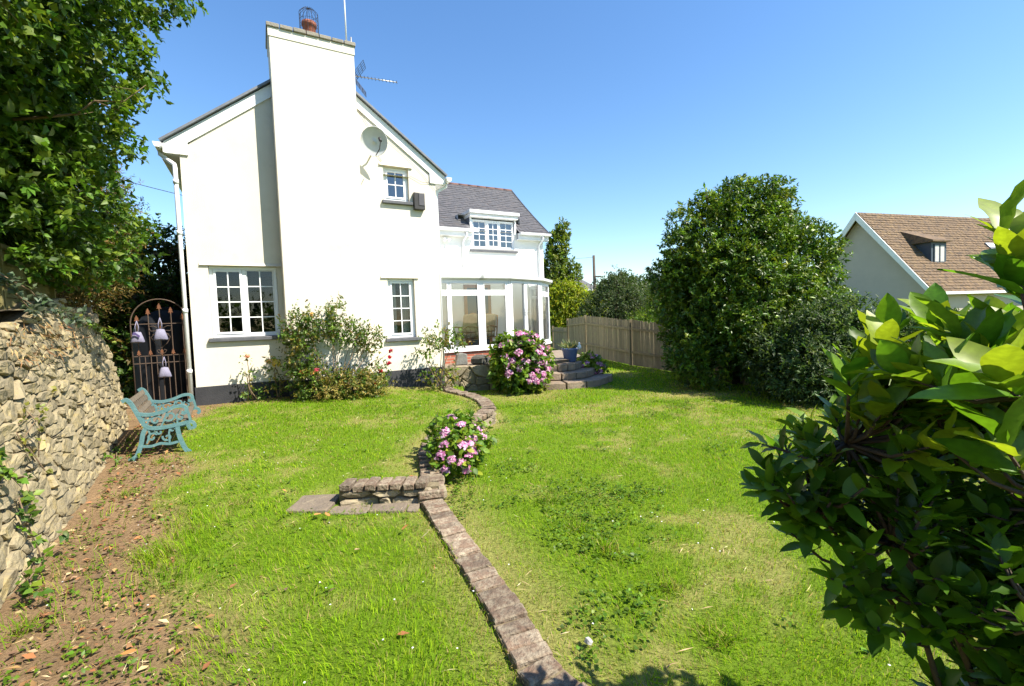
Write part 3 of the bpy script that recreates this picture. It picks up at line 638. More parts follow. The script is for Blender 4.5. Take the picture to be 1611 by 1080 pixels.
MB().tube([(.06, -.60, -.03), (.05, -.54, .05)], .028, 10).build('receiver', black_m, t, True)
t = hobj('alarm_box', 'dark brown box mounted on the gable right of the upper window', 'wall box', 4.38, 0, 4.20)
B(-.125, .125, -.11, -.003, 0, .38).build('case', black_m, t, bevel=.015); B(-.02, .115, -.122, -.111, .09, .36).build('cover_panel', surf('box_grey', (.07, .065, .07), (.09, .085, .09), 5, .4), t, bevel=.006)
t = hobj('tv_aerial', 'metal television aerial with rod boom sticking out beside the chimney', 'aerial', 3.14, .25, 6.88)
MB().tube([(.02, .1, -.5), (.02, .1, 1.0)], .018, 8).build('mast', alu_m, t, True)
boom0 = Vector((.04, -.05, .12)); boom1 = Vector((.86, -.35, .02))
MB().tube([boom0, boom1], .010, 6).build('boom', alu_m, t, True)
for k in range(12):
    p = boom0.lerp(boom1, .05+.94*k/11.); mb = MB(); mb.tube([p+Vector((-.02, -.055, .0)), p+Vector((.02, .055, 0))], .007, 5); mb.build('director', wire_m, t)
for sg in (1, -1):
    mb = MB(); o0 = Vector((.06, .05, .12+sg*.05)); ux = Vector((.16*1.0, -.04, .22*sg)); uy = Vector((.10, .26, -.02*sg)) if sg > 0 else Vector((.05, .22, 0))
    for k in range(5): mb.tube([o0+uy*(k/4-.5), o0+uy*(k/4-.5)+ux*1.25], .005, 4)
    for k in range(4): mb.tube([o0-uy*.5+ux*(.1+k*.38), o0+uy*.5+ux*(.1+k*.38)], .005, 4)
    mb.build('reflector', wire_m, t)
t = hobj('aerial_mast', 'thin white vertical pole rising from the right end of the chimney top', 'pole', 2.96, -.22, 7.32)
MB().tube([(0, 0, 0), (0, 0, 1.9)], [.017, .012], 8).build('rod', pvc_m, t, True); MB().tube([(0, 0, -.02), (0, 0, .09)], .028, 10).build('socket', alu_m, t, True)
t = hobj('security_light', 'small white security light on the wing wall under the eaves', 'lamp', 6.35, EY, 4.25)
B(-.06, .06, -.05, -.003, 0, .10).build('base', pvc_m, t, bevel=.01); MB().tube([(-.05, -.09, .02), (-.08, -.16, -.03)], [.035, .05], 10).build('lamp_head', pvc_m, t, True); MB().tube([(.05, -.09, .02), (.08, -.16, -.03)], [.035, .05], 10).build('lamp_head', pvc_m, t, True)
t = hobj('wall_vent', 'small louvred vent on the white wing wall above the conservatory', 'vent', 6.1, EY, 3.62)
B(-.13, .13, -.03, -.003, 0, .2).build('frame', pvc_m, t, bevel=.005)
for k in range(4): B(-.11, .11, -.04, -.031, .02+k*.045, .045+k*.045).build('louvre', cream_m, t)

# ------------------------------------------------------------------ conservatory
cons = empty('conservatory', (HA[0], HA[1], 0), PHI, 'white framed glass conservatory with curved front beside the cottage', 'conservatory')
CP = [(4.83, .80), (6.20, .80), (7.02, .80), (8.34, 1.28), (9.02, 1.90), (9.40, 2.55), (9.42, 3.56)]
ZS, ZT, ZE = .93, 2.40, 2.74   # sill top, transom, head
def facet(p, q, nl, door=False, mull=None):
    p = Vector((p[0], p[1], 0)); q = Vector((q[0], q[1], 0)); L = (q-p).length; ux = (q-p)/L; uy = Vector((-ux.y, ux.x, 0))
    def PT(a, b, z): v = p+ux*a+uy*b; return (v.x, v.y, z)
    def bx(mb, a0, a1, b0, b1, z0, z1):
        mb.add([PT(a0, b0, z0), PT(a1, b0, z0), PT(a1, b1, z0), PT(a0, b1, z0), PT(a0, b0, z1), PT(a1, b0, z1), PT(a1, b1, z1), PT(a0, b1, z1)], [(0, 3, 2, 1), (4, 5, 6, 7), (0, 1, 5, 4), (1, 2, 6, 5), (2, 3, 7, 6), (3, 0, 4, 7)])
    zb = .86 if door else ZS
    mb = MB(); e = .075
    bx(mb, 0, e, -.035, .035, zb, ZE); bx(mb, L-e, L, -.035, .035, zb, ZE); bx(mb, e, L-e, -.034, .034, ZE-.07, ZE)
    bx(mb, e, L-e, -.034, .034, zb, zb+.07)
    cuts = mull or [k/nl for k in range(1, nl)]; xs_ = [0]+[c*L for c in cuts]+[L]
    for c in xs_[1:-1]: bx(mb, c-(.07 if door else .03), c+(.07 if door else .03), -.033, .033, zb+.07, ZE-.07)
    if not door:
        for a, b in zip(xs_[:-1], xs_[1:]):
            bx(mb, a+(e if a == 0 else .03), b-(e if b == L else .03), -.032, .032, ZT-.045, ZT+.045)
    fr = mb.build('door_pair' if door else 'window', pvc_m, cons, bevel=.006)
    for a, b in zip(xs_[:-1], xs_[1:]):
        a2 = a+(e if a == 0 else .03); b2 = b-(e if b == L else .03)
        if door: a2 = a+(.14 if a == 0 else .075); b2 = b-(.14 if b == L else .075)
        for z0, z1, nm in (((zb+.07, ZE-.07, 'pane'),) if door else ((zb+.07, ZT-.045, 'pane'), (ZT+.045, ZE-.07, 'pane'))):
            mp = MB(); mp.add([PT(a2, 0, z0), PT(b2, 0, z0), PT(b2, 0, z1), PT(a2, 0, z1)], [(0, 1, 2, 3)]); mp.build(nm, glass_c, fr)
            if not door:
                mf = MB(); g = .028
                bx(mf, a2+.002, b2-.002, -.045, -.036, z0, z0+g); bx(mf, a2+.002, b2-.002, -.045, -.036, z1-g, z1); bx(mf, a2+.002, a2+g, -.045, -.036, z0+g, z1-g); bx(mf, b2-g, b2-.002, -.045, -.036, z0+g, z1-g); mf.build('casement', pvc_m, fr)
    if door:
        for c in (L/2-.05, L/2+.05):
            mh = MB(); mh.tube([PT(c, -.05, 1.75), PT(c, -.05, 1.95)], .009, 6); mh.tube([PT(c, -.05, 1.86), PT(c, -.085, 1.86), PT(c+(.09 if c > L/2 else -.09), -.085, 1.86)], .009, 6); mh.build('handle', alu_m, fr)
        mf = MB()
        for a, b in ((.078, L/2-.004), (L/2+.004, L-.078)):
            bx(mf, a, a+.055, -.048, -.036, zb+.01, ZE-.01); bx(mf, b-.055, b, -.048, -.036, zb+.01, ZE-.01); bx(mf, a+.055, b-.055, -.048, -.036, ZE-.08, ZE-.01)
        mf.build('door_leaf', pvc_m, fr)
    # sill and gutter
    mb = MB(); bx(mb, -.02, L+.02, -.085, .05, zb-.045, zb-.002); mb.build('sill', pvc_m, cons, bevel=.008)
    mb = MB(); bx(mb, -.03, L+.03, -.07, .04, ZE+.002, ZE+.07); mb.build('eaves_beam', pvc_m, cons, bevel=.006)
    mb = MB(); mb.add([PT(-.04, -.17, ZE+.10), PT(L+.05, -.17, ZE+.10), PT(L+.05, -.15, ZE+.03), PT(-.04, -.15, ZE+.03), PT(-.03, -.072, ZE+.03), PT(L+.04, -.072, ZE+.03), PT(-.03, -.072, ZE+.10), PT(L+.04, -.072, ZE+.10)], [(3, 2, 1, 0), (4, 5, 2, 3), (6, 7, 5, 4), (0, 1, 7, 6)]); mb.build('gutter', pvc_m, cons)
    # dwarf wall
    mb = MB(); bx(mb, 0, L, -.03, .09, 0, zb-.047); ob = mb.build('dwarf_wall', redbrick_m, cons)
facet(CP[0], CP[1], 2, mull=[.355]); facet(CP[1], CP[2], 1); facet(CP[2], CP[3], 2, door=True); facet(CP[3], CP[4], 1); facet(CP[4], CP[5], 1); facet(CP[5], CP[6], 1)
mb = MB(); mb.add([(x, y, .86) for x, y in CP]+[(4.83, 3.58, .86)], [tuple(range(len(CP)+1))]); mb.build('floor', tilefloor_m, cons)
top = [(4.83, 3.55), (6.2, 3.55), (7.0, 3.55), (7.9, 3.55), (8.5, 3.55), (8.9, 3.55), (9.42, 3.56)]
for i in range(len(CP)-1):
    a, b = CP[i], CP[i+1]; c, d = top[i+1], top[i]; zr = [3.30]*6+[2.90]
    z0 = ZE+.085
    def outw(p, k=.05): 
        return (p[0]+.02, p[1]-k)
    mb = MB(); mb.add([(a[0], a[1]-.06, z0), (b[0], b[1]-.06, z0), (c[0], c[1], zr[i+1]), (d[0], d[1], zr[i])], [(0, 1, 2, 3)]); mb.build('roof_sheet', poly_m, cons)
    nb = 3 if i < 3 else 2
    for k in range(nb):
        f = k/nb; p = Vector((a[0]+(b[0]-a[0])*f, a[1]+(b[1]-a[1])*f-.06, z0+.02)); q = Vector((d[0]+(c[0]-d[0])*f, d[1]+(c[1]-d[1])*f, zr[i]+(zr[i+1]-zr[i])*f+.02)); MB().bar(p, q, .05, .045).build('rafter', pvc_m, cons)
mb = MB(); mb.box(4.83, 9.0, 3.50, 3.57, 3.28, 3.40); mb.build('wall_flashing', pvc_m, cons)
# wicker chairs inside
def wicker(lx, ly, rz, label):
    x, y = hw(lx, ly); t = empty('wicker_armchair', (x, y, .86), PHI+rz, label, 'armchair', 'wicker chairs in the conservatory')
    mb = MB()
    for sx in (-.32, .32):
        mb.tube([(sx, -.32, 0), (sx, -.34, .36), (sx, -.30, .58), (sx, -.1, .66), (sx, .22, .64), (sx, .34, .60)], .02, 6)
        mb.tube([(sx, .30, 0), (sx, .32, .4), (sx*.95, .42, .95)], .02, 6); mb.tube([(sx, -.3, .3), (sx, .3, .3)], .014, 6)
        for k in range(3): mb.tube([(sx, -.2+k*.18, .32), (sx, -.12+k*.16, .5), (sx, -.2+k*.18, .64)], .009, 5)
    mb.tube([(-.30, .42, .95), (0, .45, 1.02), (.30, .42, .95)], .02, 6); mb.tube([(-.32, -.33, .33), (.32, -.33, .33)], .018, 6); mb.tube([(-.32, .31, .33), (.32, .31, .33)], .018, 6)
    mb.build('frame', cane_m, t, True)
    B(-.29, .29, -.3, .28, .34, .46).build('seat_cushion', cushion_m, t, bevel=.05)
    mb = MB(); mb.prism([(-.28, .22, .47), (-.28, .34, .47), (-.28, .45, 1.0), (-.28, .33, 1.0)], (.56, 0, 0)); mb.build('back_cushion', cushion_m, t, bevel=.045)
wicker(5.95, 1.55, -1.2, 'cane armchair with tan cushions behind the left conservatory window')
wicker(6.75, 2.0, -1.0, 'cane armchair with tan cushions nearer the conservatory door')

# ------------------------------------------------------------------ rubble walls
def voronoi(seeds, bounds, sx=1.0):
    """cells of the seeds (x scaled by sx when measuring), clipped to bounds; list of polygons"""
    S = np.array(seeds); T = S*np.array([sx, 1.0]); out = []
    for i in range(len(S)):
        poly = [(bounds[0], bounds[2]), (bounds[1], bounds[2]), (bounds[1], bounds[3]), (bounds[0], bounds[3])]
        d = ((T-T[i])**2).sum(1); nb = np.argsort(d)[1:18]
        for j in nb:
            mx, my = (T[i]+T[j])/2; nx_, ny_ = T[j]-T[i]; new = []
            for k in range(len(poly)):
                a = poly[k]; b = poly[(k+1) % len(poly)]
                da = (a[0]*sx-mx)*nx_+(a[1]-my)*ny_; db = (b[0]*sx-mx)*nx_+(b[1]-my)*ny_
                if da <= 0: new.append(a)
                if (da < 0 < db) or (db < 0 < da):
                    t = da/(da-db); new.append((a[0]+(b[0]-a[0])*t, a[1]+(b[1]-a[1])*t))
            poly = new
            if len(poly) < 3: break
        out.append(poly)
    return out
def seeds_rubble(R, x0, x1, z0, z1, w, h, jit=.42):
    s = []; z = z0+h*.5; k = 0
    while z < z1:
        x = x0+R.uniform(0, w)
        hh = h*R.uniform(.8, 1.25)
        while x < x1: s.append((x+R.normal(0, w*.12), min(z1-.01, max(z0+.01, z+R.normal(0, h*jit))))); x += w*R.uniform(.35, 1.9)
        z += hh; k += 1
    return s
def stone_piece(R, poly, depth, proud, joint, back):
    """poly in (u,z); returns verts (u, out, z) and faces of one rough stone"""
    P = np.array(poly); c = P.mean(0)
    # drop very short edges and round the corners a little
    q = []
    for k in range(len(P)):
        a, b = P[k], P[(k+1) % len(P)]
        e = np.linalg.norm(b-a)
        if e < .02: q.append((a+b)/2); continue
        if e > .07: q += [a+(b-a)*.22, a+(b-a)*.78+R.normal(0, .004, 2)]
        else: q.append((a+b)/2)
    P = np.array(q); r = np.linalg.norm(P-c, axis=1, keepdims=True); P = c+(P-c)*np.maximum(.55, 1-joint/np.maximum(r, .01))
    n = len(P); tl = R.normal(0, .11, 2); tl2 = R.normal(0, .05)
    out_o = proud*.45+((P-c)@tl)*.5; inn = c+(P-c)*R.uniform(.76, .88); out_i = proud+((inn-c)@tl)+R.normal(0, .006, n)
    v = [(p[0], -back, p[1]) for p in P]+[(p[0], o, p[1]) for p, o in zip(P, out_o)]+[(p[0], o, p[1]) for p, o in zip(inn, out_i)]
    v.append((c[0], proud*1.05+R.normal(0, .006), c[1]))
    f = []
    for k in range(n):
        k2 = (k+1) % n; f += [(k, k2, n+k2, n+k), (n+k, n+k2, 2*n+k2, 2*n+k), (2*n+k, 2*n+k2, 3*n)]
    return v, f
def path_frame(path):
    p = np.array(path, float); seg = np.linalg.norm(np.diff(p, axis=0), axis=1); cum = np.concatenate([[0], np.cumsum(seg)])
    def fr(u):
        x = np.interp(u, cum, p[:, 0]); y = np.interp(u, cum, p[:, 1]); e = 1e-2
        dx = np.interp(u+e, cum, p[:, 0])-np.interp(u-e, cum, p[:, 0]); dy = np.interp(u+e, cum, p[:, 1])-np.interp(u-e, cum, p[:, 1]); l = math.hypot(dx, dy)+1e-9
        return x, y, dx/l, dy/l
    return fr, cum[-1]
def rubble_wall(name, label, path, height, w, h, mat, side, seed, batter=.0, z0=lambda x, y: 0., limit=300, proud=.05, joint=.010, thick=.35, topfn=None, pieces='stone', backmat=None, cat='wall'):
    """side: +1 stones face the right hand of the path, -1 the left"""
    R = rng(seed); fr, L = path_frame(path); x, y, _, _ = fr(L/2)
    t = wempty(name, (float(x), float(y), 0), label, cat)
    def PT(u, o, z):
        x, y, dx, dy = fr(u); nx_, ny_ = (dy*side, -dx*side); b = o-batter*z; return (float(x+nx_*b), float(y+ny_*b), float(z+z0(x, y)))
    # backing
    mb = MB(); n = max(2, int(L/.25)); vs = []
    for i in range(n+1):
        u = L*i/n; hh = height if topfn is None else topfn(u)
        vs += [PT(u, -.014, -.25), PT(u, -.014, hh-.02), PT(u, -thick, hh-.02), PT(u, -thick, -.25)]
    fs = []
    for i in range(n):
        for k in range(3): fs.append((i*4+k, i*4+k+1, i*4+k+5, i*4+k+4))
    fs += [(0, 1, 2, 3), (n*4, n*4+3, n*4+2, n*4+1)]
    mb.add(vs, fs); bk = mb.build('wall_core', backmat or mortar_m, t)
    cells = voronoi(seeds_rubble(R, 0, L, -.05, height, w, h), (0, L, -.08, height), h/w*1.15)
    items = []
    for poly in cells:
        if len(poly) < 3: continue
        P = np.array(poly); a = .5*abs(np.dot(P[:, 0], np.roll(P[:, 1], 1))-np.dot(P[:, 1], np.roll(P[:, 0], 1)))
        if a < .0008: continue
        c = P.mean(0)
        if topfn is not None and c[1] > topfn(c[0]): continue
        v, f = stone_piece(R, poly, .1, proud*R.uniform(.35, 1.3), joint, .03)
        wv = [PT(*q) for q in v]; cw = PT(c[0], 0, c[1]); D = math.hypot(cw[0], cw[1]); vis = cw[1] > .9*abs(cw[0])*.95 and cw[1] > .3
        items.append((a/(D*D)*(1 if vis else .01), wv, f))
    items.sort(key=lambda q: -q[0])
    rest = MB()
    for i, (_, v, f) in enumerate(items):
        if i < limit: MB().add(v, f).build(pieces, mat, t)
        else: rest.add(v, f)
    if rest.v: rest.build('small_stones', mat, t, kind='stuff')
    return t, PT
rw, RWP = rubble_wall('rubble_wall', 'tall leaning rubble stone retaining wall with yellow lichen on the left', WALLBASE, 1.98, .235, .092, stone_m, 1, 21, batter=.16, z0=lambda x, y: float(gz(x+.3, y))-.03, proud=.024, joint=.0045, thick=.5,
                      topfn=lambda u: 1.84+.10*math.sin(u*2.3)+.05*math.sin(u*7.1))
# return of the rubble wall towards the gate
rw2, _ = rubble_wall('wall_return', 'short rubble wall stub between the tall wall and the iron gate', [(-5.90, 6.93), (-6.35, 7.35), (-6.72, 7.85)], 1.35, .2, .1, stone_m, 1, 22, batter=.15, z0=lambda x, y: .15, proud=.05, thick=.4, limit=60)
# low dressed stone wall in front of the conservatory
lw, _ = rubble_wall('terrace_wall', 'low sunlit stone terrace wall between the cottage and large hydrangea', [(-1.92, 10.83), (-1.55, 11.0), (-.8, 11.05), (-.2, 11.15), (.4, 11.1), (.9, 11.2)], .60, .26, .20, stone2_m, 1, 23, z0=lambda x, y: .0, proud=.045, joint=.012, thick=.3, limit=80)
# terrace paving behind it
mb = MB(); mb.add([(-1.95, 10.95, .585), (-.6, 11.2, .585), (.9, 11.4, .585), (1.6, 11.9, .585), (2.0, 13.0, .585), (1.6, 15.5, .585), (-2.2, 12.0, .585)], [tuple(range(7))]); mb.prism([(-1.9, 11.2, .0), (.9, 11.5, 0), (1.6, 12.0, 0), (1.9, 13.0, 0), (1.5, 15.4, 0), (-2.0, 12, 0)], (0, 0, .58)); ob = mb.build('terrace', flag_m); setp(ob, kind='structure')
# curved stone steps
t = wempty('garden_steps', (1.35, 11.5, 0), 'curved weathered stone steps leading up to the conservatory terrace', 'steps')
cx, cy = .98, 12.25; R = rng(31)
for i, (r, z0, z1) in enumerate([(1.62, -.1, .15), (1.22, .152, .32), (.86, .322, .50)]):
    n = 5; a0, a1 = math.radians(-100), math.radians(-5)
    for k in range(n):
        b0 = a0+(a1-a0)*k/n+.012; b1 = a0+(a1-a0)*(k+1)/n-.012; m = 4; rr = r*R.uniform(.98, 1.02); ri = r-.48; zz = z1+R.uniform(-.012, .01)
        outer = [(cx+rr*math.cos(b0+(b1-b0)*j/m), cy+rr*math.sin(b0+(b1-b0)*j/m), z0) for j in range(m+1)]; inner = [(cx+ri*math.cos(b1+(b0-b1)*j/m), cy+ri*math.sin(b1+(b0-b1)*j/m), z0) for j in range(m+1)]
        MB().prism(outer+inner, (0, 0, zz-z0)).build('step_slab', step_m, t, bevel=.02)
# ------------------------------------------------------------------ brick edging
R = rng(41)
bm_me = []
for k in range(5):
    mb = MB(); mb.box(-.105, .105, -.049, .049, -.0325, .0325)
    vs = np.array(mb.v); 
    me = mb.mesh('brick'); 
    import bmesh
    b = bmesh.new(); b.from_mesh(me); bmesh.ops.bevel(b, geom=list(b.edges), offset=.007, segments=1, affect='EDGES', profile=.6)
    for v in b.verts: v.co += Vector(R.normal(0, .0022, 3))
    b.to_mesh(me); b.free(); me.materials.append(brick_m); bm_me.append(me)
def brick(parent, x, y, z, ang, tilt=.02, sc_=(1, 1, 1)):
    o = bpy.data.objects.new('brick', bm_me[int(R.integers(0, 5))]); COL.objects.link(o); o.parent = parent
    o.location = Vector((x, y, z))-Vector(parent.location); o.rotation_euler = (R.normal(0, tilt), R.normal(0, tilt), ang+R.normal(0, .03)+(math.pi if R.random() < .5 else 0)); o.scale = sc_; return o
eg = wempty('brick_edging', (-.3, 3.0, 0), 'old red brick edging laid flush between the two near lawns', 'edging')
FE = np.array([(1.05, .75), (.62, 1.35), (.07, 2.06), (-.12, 2.6), (-.39, 3.20), (-.83, 4.24)])
fr, L = path_frame(FE); u = .06
bed = MB()
while u < L-.03:
    x, y, dx, dy = fr(u); brick(eg, x, y, -.008+R.normal(0, .005), math.atan2(dy, dx)+math.pi/2, .025, (.92, 1.0, 1.0)); u += .112
vs = []; n = 30
for i in range(n+1):
    x, y, dx, dy = fr(L*i/n); vs += [(x-dy*.10, y+dx*.10, -.09), (x-dy*.10, y+dx*.10, .004), (x+dy*.10, y-dx*.10, .004), (x+dy*.10, y-dx*.10, -.12)]
bed.add(vs, [(i*4+k, i*4+k+4, i*4+k+5, i*4+k+1) for i in range(n) for k in range(3)]); bed.build('mortar_bed', mortar_m, eg)
# raised lawn wall: coping bricks over rough stones, turning along the step
gw, _ = rubble_wall('raised_bed_wall', 'low curved brick topped wall holding up the upper lawn', [(p[0]+.10, p[1]) for p in EDGE[:10]], .13, .22, .07, stone2_m, 1, 24, z0=lambda x, y: -.02, proud=.03, thick=.22, limit=90)
fr, L = path_frame(EDGE); u = .02
while u < L-.05:
    x, y, dx, dy = fr(u); z = max(float(gz(x-.35, y)), .05)+.012
    if y > 8.6: z = float(gz(x-.2, y))+.015
    brick(gw, x, y, z+R.normal(0, .006), math.atan2(dy, dx)+math.pi/2, .03, (1.1, 1, 1)); u += .113
st = wempty('garden_step', (-1.25, 4.25, 0), 'short brick and stone step facing the camera below the upper lawn', 'step')
for k in range(7):
    x = -1.60+.118*k; o = brick(st, x, 4.27+.008*math.sin(k*2), .148+R.normal(0, .006), math.pi/2, .03, (1.0, 1.0, .9))
Rs = rng(43); fx0 = -1.66
row = [(-1.66, .30, .045, .113), (-1.36, .28, .05, .113), (-1.08, .30, .04, .115)]
row2 = [(-1.66, .36, -.05, .04), (-1.30, .12, -.05, .048), (-1.18, .42, -.05, .036)]
for (x, wd, za, zb) in row+row2:
    poly = [(x, za), (x+wd, za+Rs.normal(0, .008)), (x+wd, zb), (x+wd*.5, zb+Rs.normal(0, .006)), (x, zb)]
    v, f = stone_piece(Rs, poly, .1, .03, .010, .06); MB().add([(a, 4.215-b, c) for a, b, c in v], [tuple(reversed(q)) for q in f]).build('stone', stone2_m, st)
B(-1.68, -.74, 4.24, 4.36, -.1, .115).build('wall_core', mortar_m, st)
fs = wempty('flagstones', (-1.7, 4.15, 0), 'worn flagstones set in the grass at the foot of the step', 'paving')
for (x0, x1, y0, y1, rz) in [(-2.10, -1.72, 4.02, 4.42, .05), (-1.69, -1.36, 3.98, 4.17, .0), (-1.34, -1.02, 3.99, 4.17, -.03), (-1.0, -.90, 4.0, 4.17, 0)]:
    n = 7; c = ((x0+x1)/2, (y0+y1)/2); poly = []
    for (fx, fy) in [(-1, -.9), (0, -1), (1, -.95), (1.02, 0), (.95, 1), (0, 1.02), (-1, .9), (-1.03, 0)]:
        poly.append((c[0]+fx*(x1-x0)/2*(1+R.normal(0, .04)), c[1]+fy*(y1-y0)/2*(1+R.normal(0, .04)), -.04))
    z = float(gz(c[0], c[1]-.1)); MB().prism([(a, b, z-.05) for a, b, _ in poly], (0, 0, .075+R.normal(0, .006))).build('flagstone', flag_m, fs, bevel=.01)

# ------------------------------------------------------------------ garden bench
bd = Vector((.85, .53, 0)).normalized(); bl = Vector((-.53, .85, 0)).normalized()
bo = Vector((-4.36, 5.56, float(gz(-4.4, 5.6))-.01))
t = empty('garden_bench', bo, math.atan2(bd.y, bd.x), 'weathered wooden bench with ornate turquoise cast iron ends by the rubble wall', 'bench'); t.scale = (.92, .92, .92)
def arc(cx, cz, r, a0, a1, n=10, r1=None):
    r1 = r if r1 is None else r1
    return [(cx+(r+(r1-r)*k/n)*math.cos(math.radians(a0+(a1-a0)*k/n)), 0, cz+(r+(r1-r)*k/n)*math.sin(math.radians(a0+(a1-a0)*k/n))) for k in range(n+1)]
def spline(P, n=8):
    out = []; P = [Vector(p) for p in P]; P = [P[0]*2-P[1]]+P+[P[-1]*2-P[-2]]
    for i in range(1, len(P)-2):
        for k in range(n):
            s = k/n; out.append(.5*((2*P[i])+(P[i+1]-P[i-1])*s+(2*P[i-1]-5*P[i]+4*P[i+1]-P[i+2])*s*s+(3*P[i]-3*P[i+1]+P[i-1]*-1+P[i+2])*s**3))
    out.append(P[-2]); return out
BW = 1.30
for yy in (0.0, BW):
    off = Vector((0, yy, 0)); mb = MB(); N_ = (0, 1, 0)
    def fl(pts, w, d=.03): mb.flat([Vector(p)+off for p in pts], w, d, N_)
    fl(spline([(-.36, 0, .78), (-.32, 0, .80), (-.27, 0, .74), (-.20, 0, .56), (-.13, 0, .42), (.0, 0, .385), (.2, 0, .40), (.34, 0, .42)]), .045, .045)
    fl(spline([(-.33, 0, .0), (-.25, 0, .06), (-.20, 0, .20), (-.17, 0, .34), (-.13, 0, .42)]), .05, .04)
    fl(spline([(.32, 0, .0), (.27, 0, .05), (.22, 0, .20), (.20, 0, .32), (.20, 0, .40)]), .05, .04)
    fl(spline([(.36, 0, .33), (.39, 0, .35), (.375, 0, .40), (.33, 0, .42), (.25, 0, .405)]), .04, .04)
    fl(spline([(-.22, 0, .60), (-.08, 0, .575), (.06, 0, .60), (.18, 0, .645), (.27, 0, .645), (.31, 0, .60), (.29, 0, .55), (.25, 0, .56)]), .042, .05)
    fl(spline([(.31, 0, .60), (.33, 0, .52), (.345, 0, .43)]), .03, .03)
    fl(spline([(-.19, 0, .17), (-.1, 0, .155), (0, 0, .175), (.1, 0, .155), (.2, 0, .17)]), .03)
    for (x, z, r, a0, a1) in [(.12, .53, .075, 200, 560), (-.03, .49, .065, 20, 380), (.235, .50, .05, 120, 470), (-.13, .52, .05, 0, 340), (-.08, .27, .06, 30, 380), (.08, .25, .055, 160, 520), (.0, .33, .04, 90, 430), (.14, .34, .035, 0, 320)]:
        fl(arc(x, z, r, a0, a1, 14, r*.22), .022, .02)
    fl([(-.16, 0, .40), (-.12, 0, .46), (-.09, 0, .53)], .02); fl([(.02, 0, .40), (.05, 0, .46), (.10, 0, .60)], .02); fl([(.2, 0, .41), (.2, 0, .46)], .02); fl([(-.14, 0, .2), (-.1, 0, .32), (-.12, 0, .40)], .02); fl([(.1, 0, .17), (.1, 0, .3), (.12, 0, .39)], .02)
    mb.build('bench_end', iron_m, t, bevel=.004)
for k, (x, z) in enumerate([(-.10, .435), (.0, .415), (.10, .42), (.20, .43), (.29, .44)]):
    MB().box(x-.038, x+.038, .02, BW-.02, z, z+.022).build('seat_slat', slat_m, t, bevel=.004)
for k, (x, z) in enumerate([(-.185, .50), (-.225, .59), (-.262, .68), (-.295, .76)]):
    MB().bar((x, .02, z), (x, BW-.02, z), .02, .062, up=(-.35, 0, .94)).build('back_slat', slat_m, t)
for k in range(9):
    y = .14+k*.13; MB().bar((-.178, y, .46), (-.30, y, .78), .03, .012, up=(1, 0, .4)).build('back_strap', slat_m, t)

# ------------------------------------------------------------------ iron gate with bags
gx0, gy0 = hw(-.90, .10)
t = empty('iron_gate', (gx0, gy0, .30), PHI, 'rusty wrought iron gate with arched top and arrowhead bars beside the cottage', 'gate')
GW = .84
mb = MB(); mb.tube([(0, 0, 0), (0, 0, 1.52)]+[(GW/2-GW/2*math.cos(a), 0, 1.52+.44*math.sin(a)) for a in np.linspace(.1, math.pi-.1, 18)]+[(GW, 0, 1.52), (GW, 0, 0)], .011, 6); mb.build('frame', gateiron_m, t, True)
for z in (.10, .82, .95, 1.52): MB().bar((.01, 0, z), (GW-.01, 0, z), .02, .014).build('rail', gateiron_m, t)
def finial(mb, x, z, s=1.0):
    mb.prism([(x-.012*s, -.006, z), (x+.012*s, -.006, z), (x+.012*s, -.006, z+.03*s), (x+.045*s, -.006, z+.02*s), (x+.02*s, -.006, z+.075*s), (x+.035*s, -.006, z+.07*s), (x, -.006, z+.15*s), (x-.035*s, -.006, z+.07*s), (x-.02*s, -.006, z+.075*s), (x-.045*s, -.006, z+.02*s), (x-.012*s, -.006, z+.03*s)], (0, .012, 0))
for k in range(5):
    x = .09+k*.165; top = [1.56, 1.68, 1.77, 1.70, 1.58][k]
    MB().tube([(x, 0, .1), (x, 0, top)], .008, 6).build('bar', gateiron_m, t); m_ = MB(); finial(m_, x, top, .8); m_.build('arrowhead', rust_m, t)
    m_ = MB(); finial(m_, x, .96, .7); m_.add([], []); ob = m_.build('arrowhead', rust_m, t); ob.location.y = -.014
for k in range(4): x = .172+k*.165; MB().tube([(x, 0, .1), (x, 0, .95)], .007, 6).build('short_bar', gateiron_m, t)
mb = MB(); 
for sx in (-1, 1):
    mb.tube([(GW/2, -.02, .98), (GW/2+sx*.05, -.02, 1.0), (GW/2+sx*.07, -.02, 1.04), (GW/2+sx*.04, -.02, 1.06), (GW/2+sx*.02, -.02, 1.03)], .005, 5); mb.tube([(GW/2, -.02, 1.08), (GW/2+sx*.09, -.02, 1.17), (GW/2+sx*.14, -.02, 1.28), (GW/2+sx*.06, -.02, 1.36), (GW/2, -.02, 1.45)], .005, 5)
mb.build('scrollwork', gateiron_m, t)
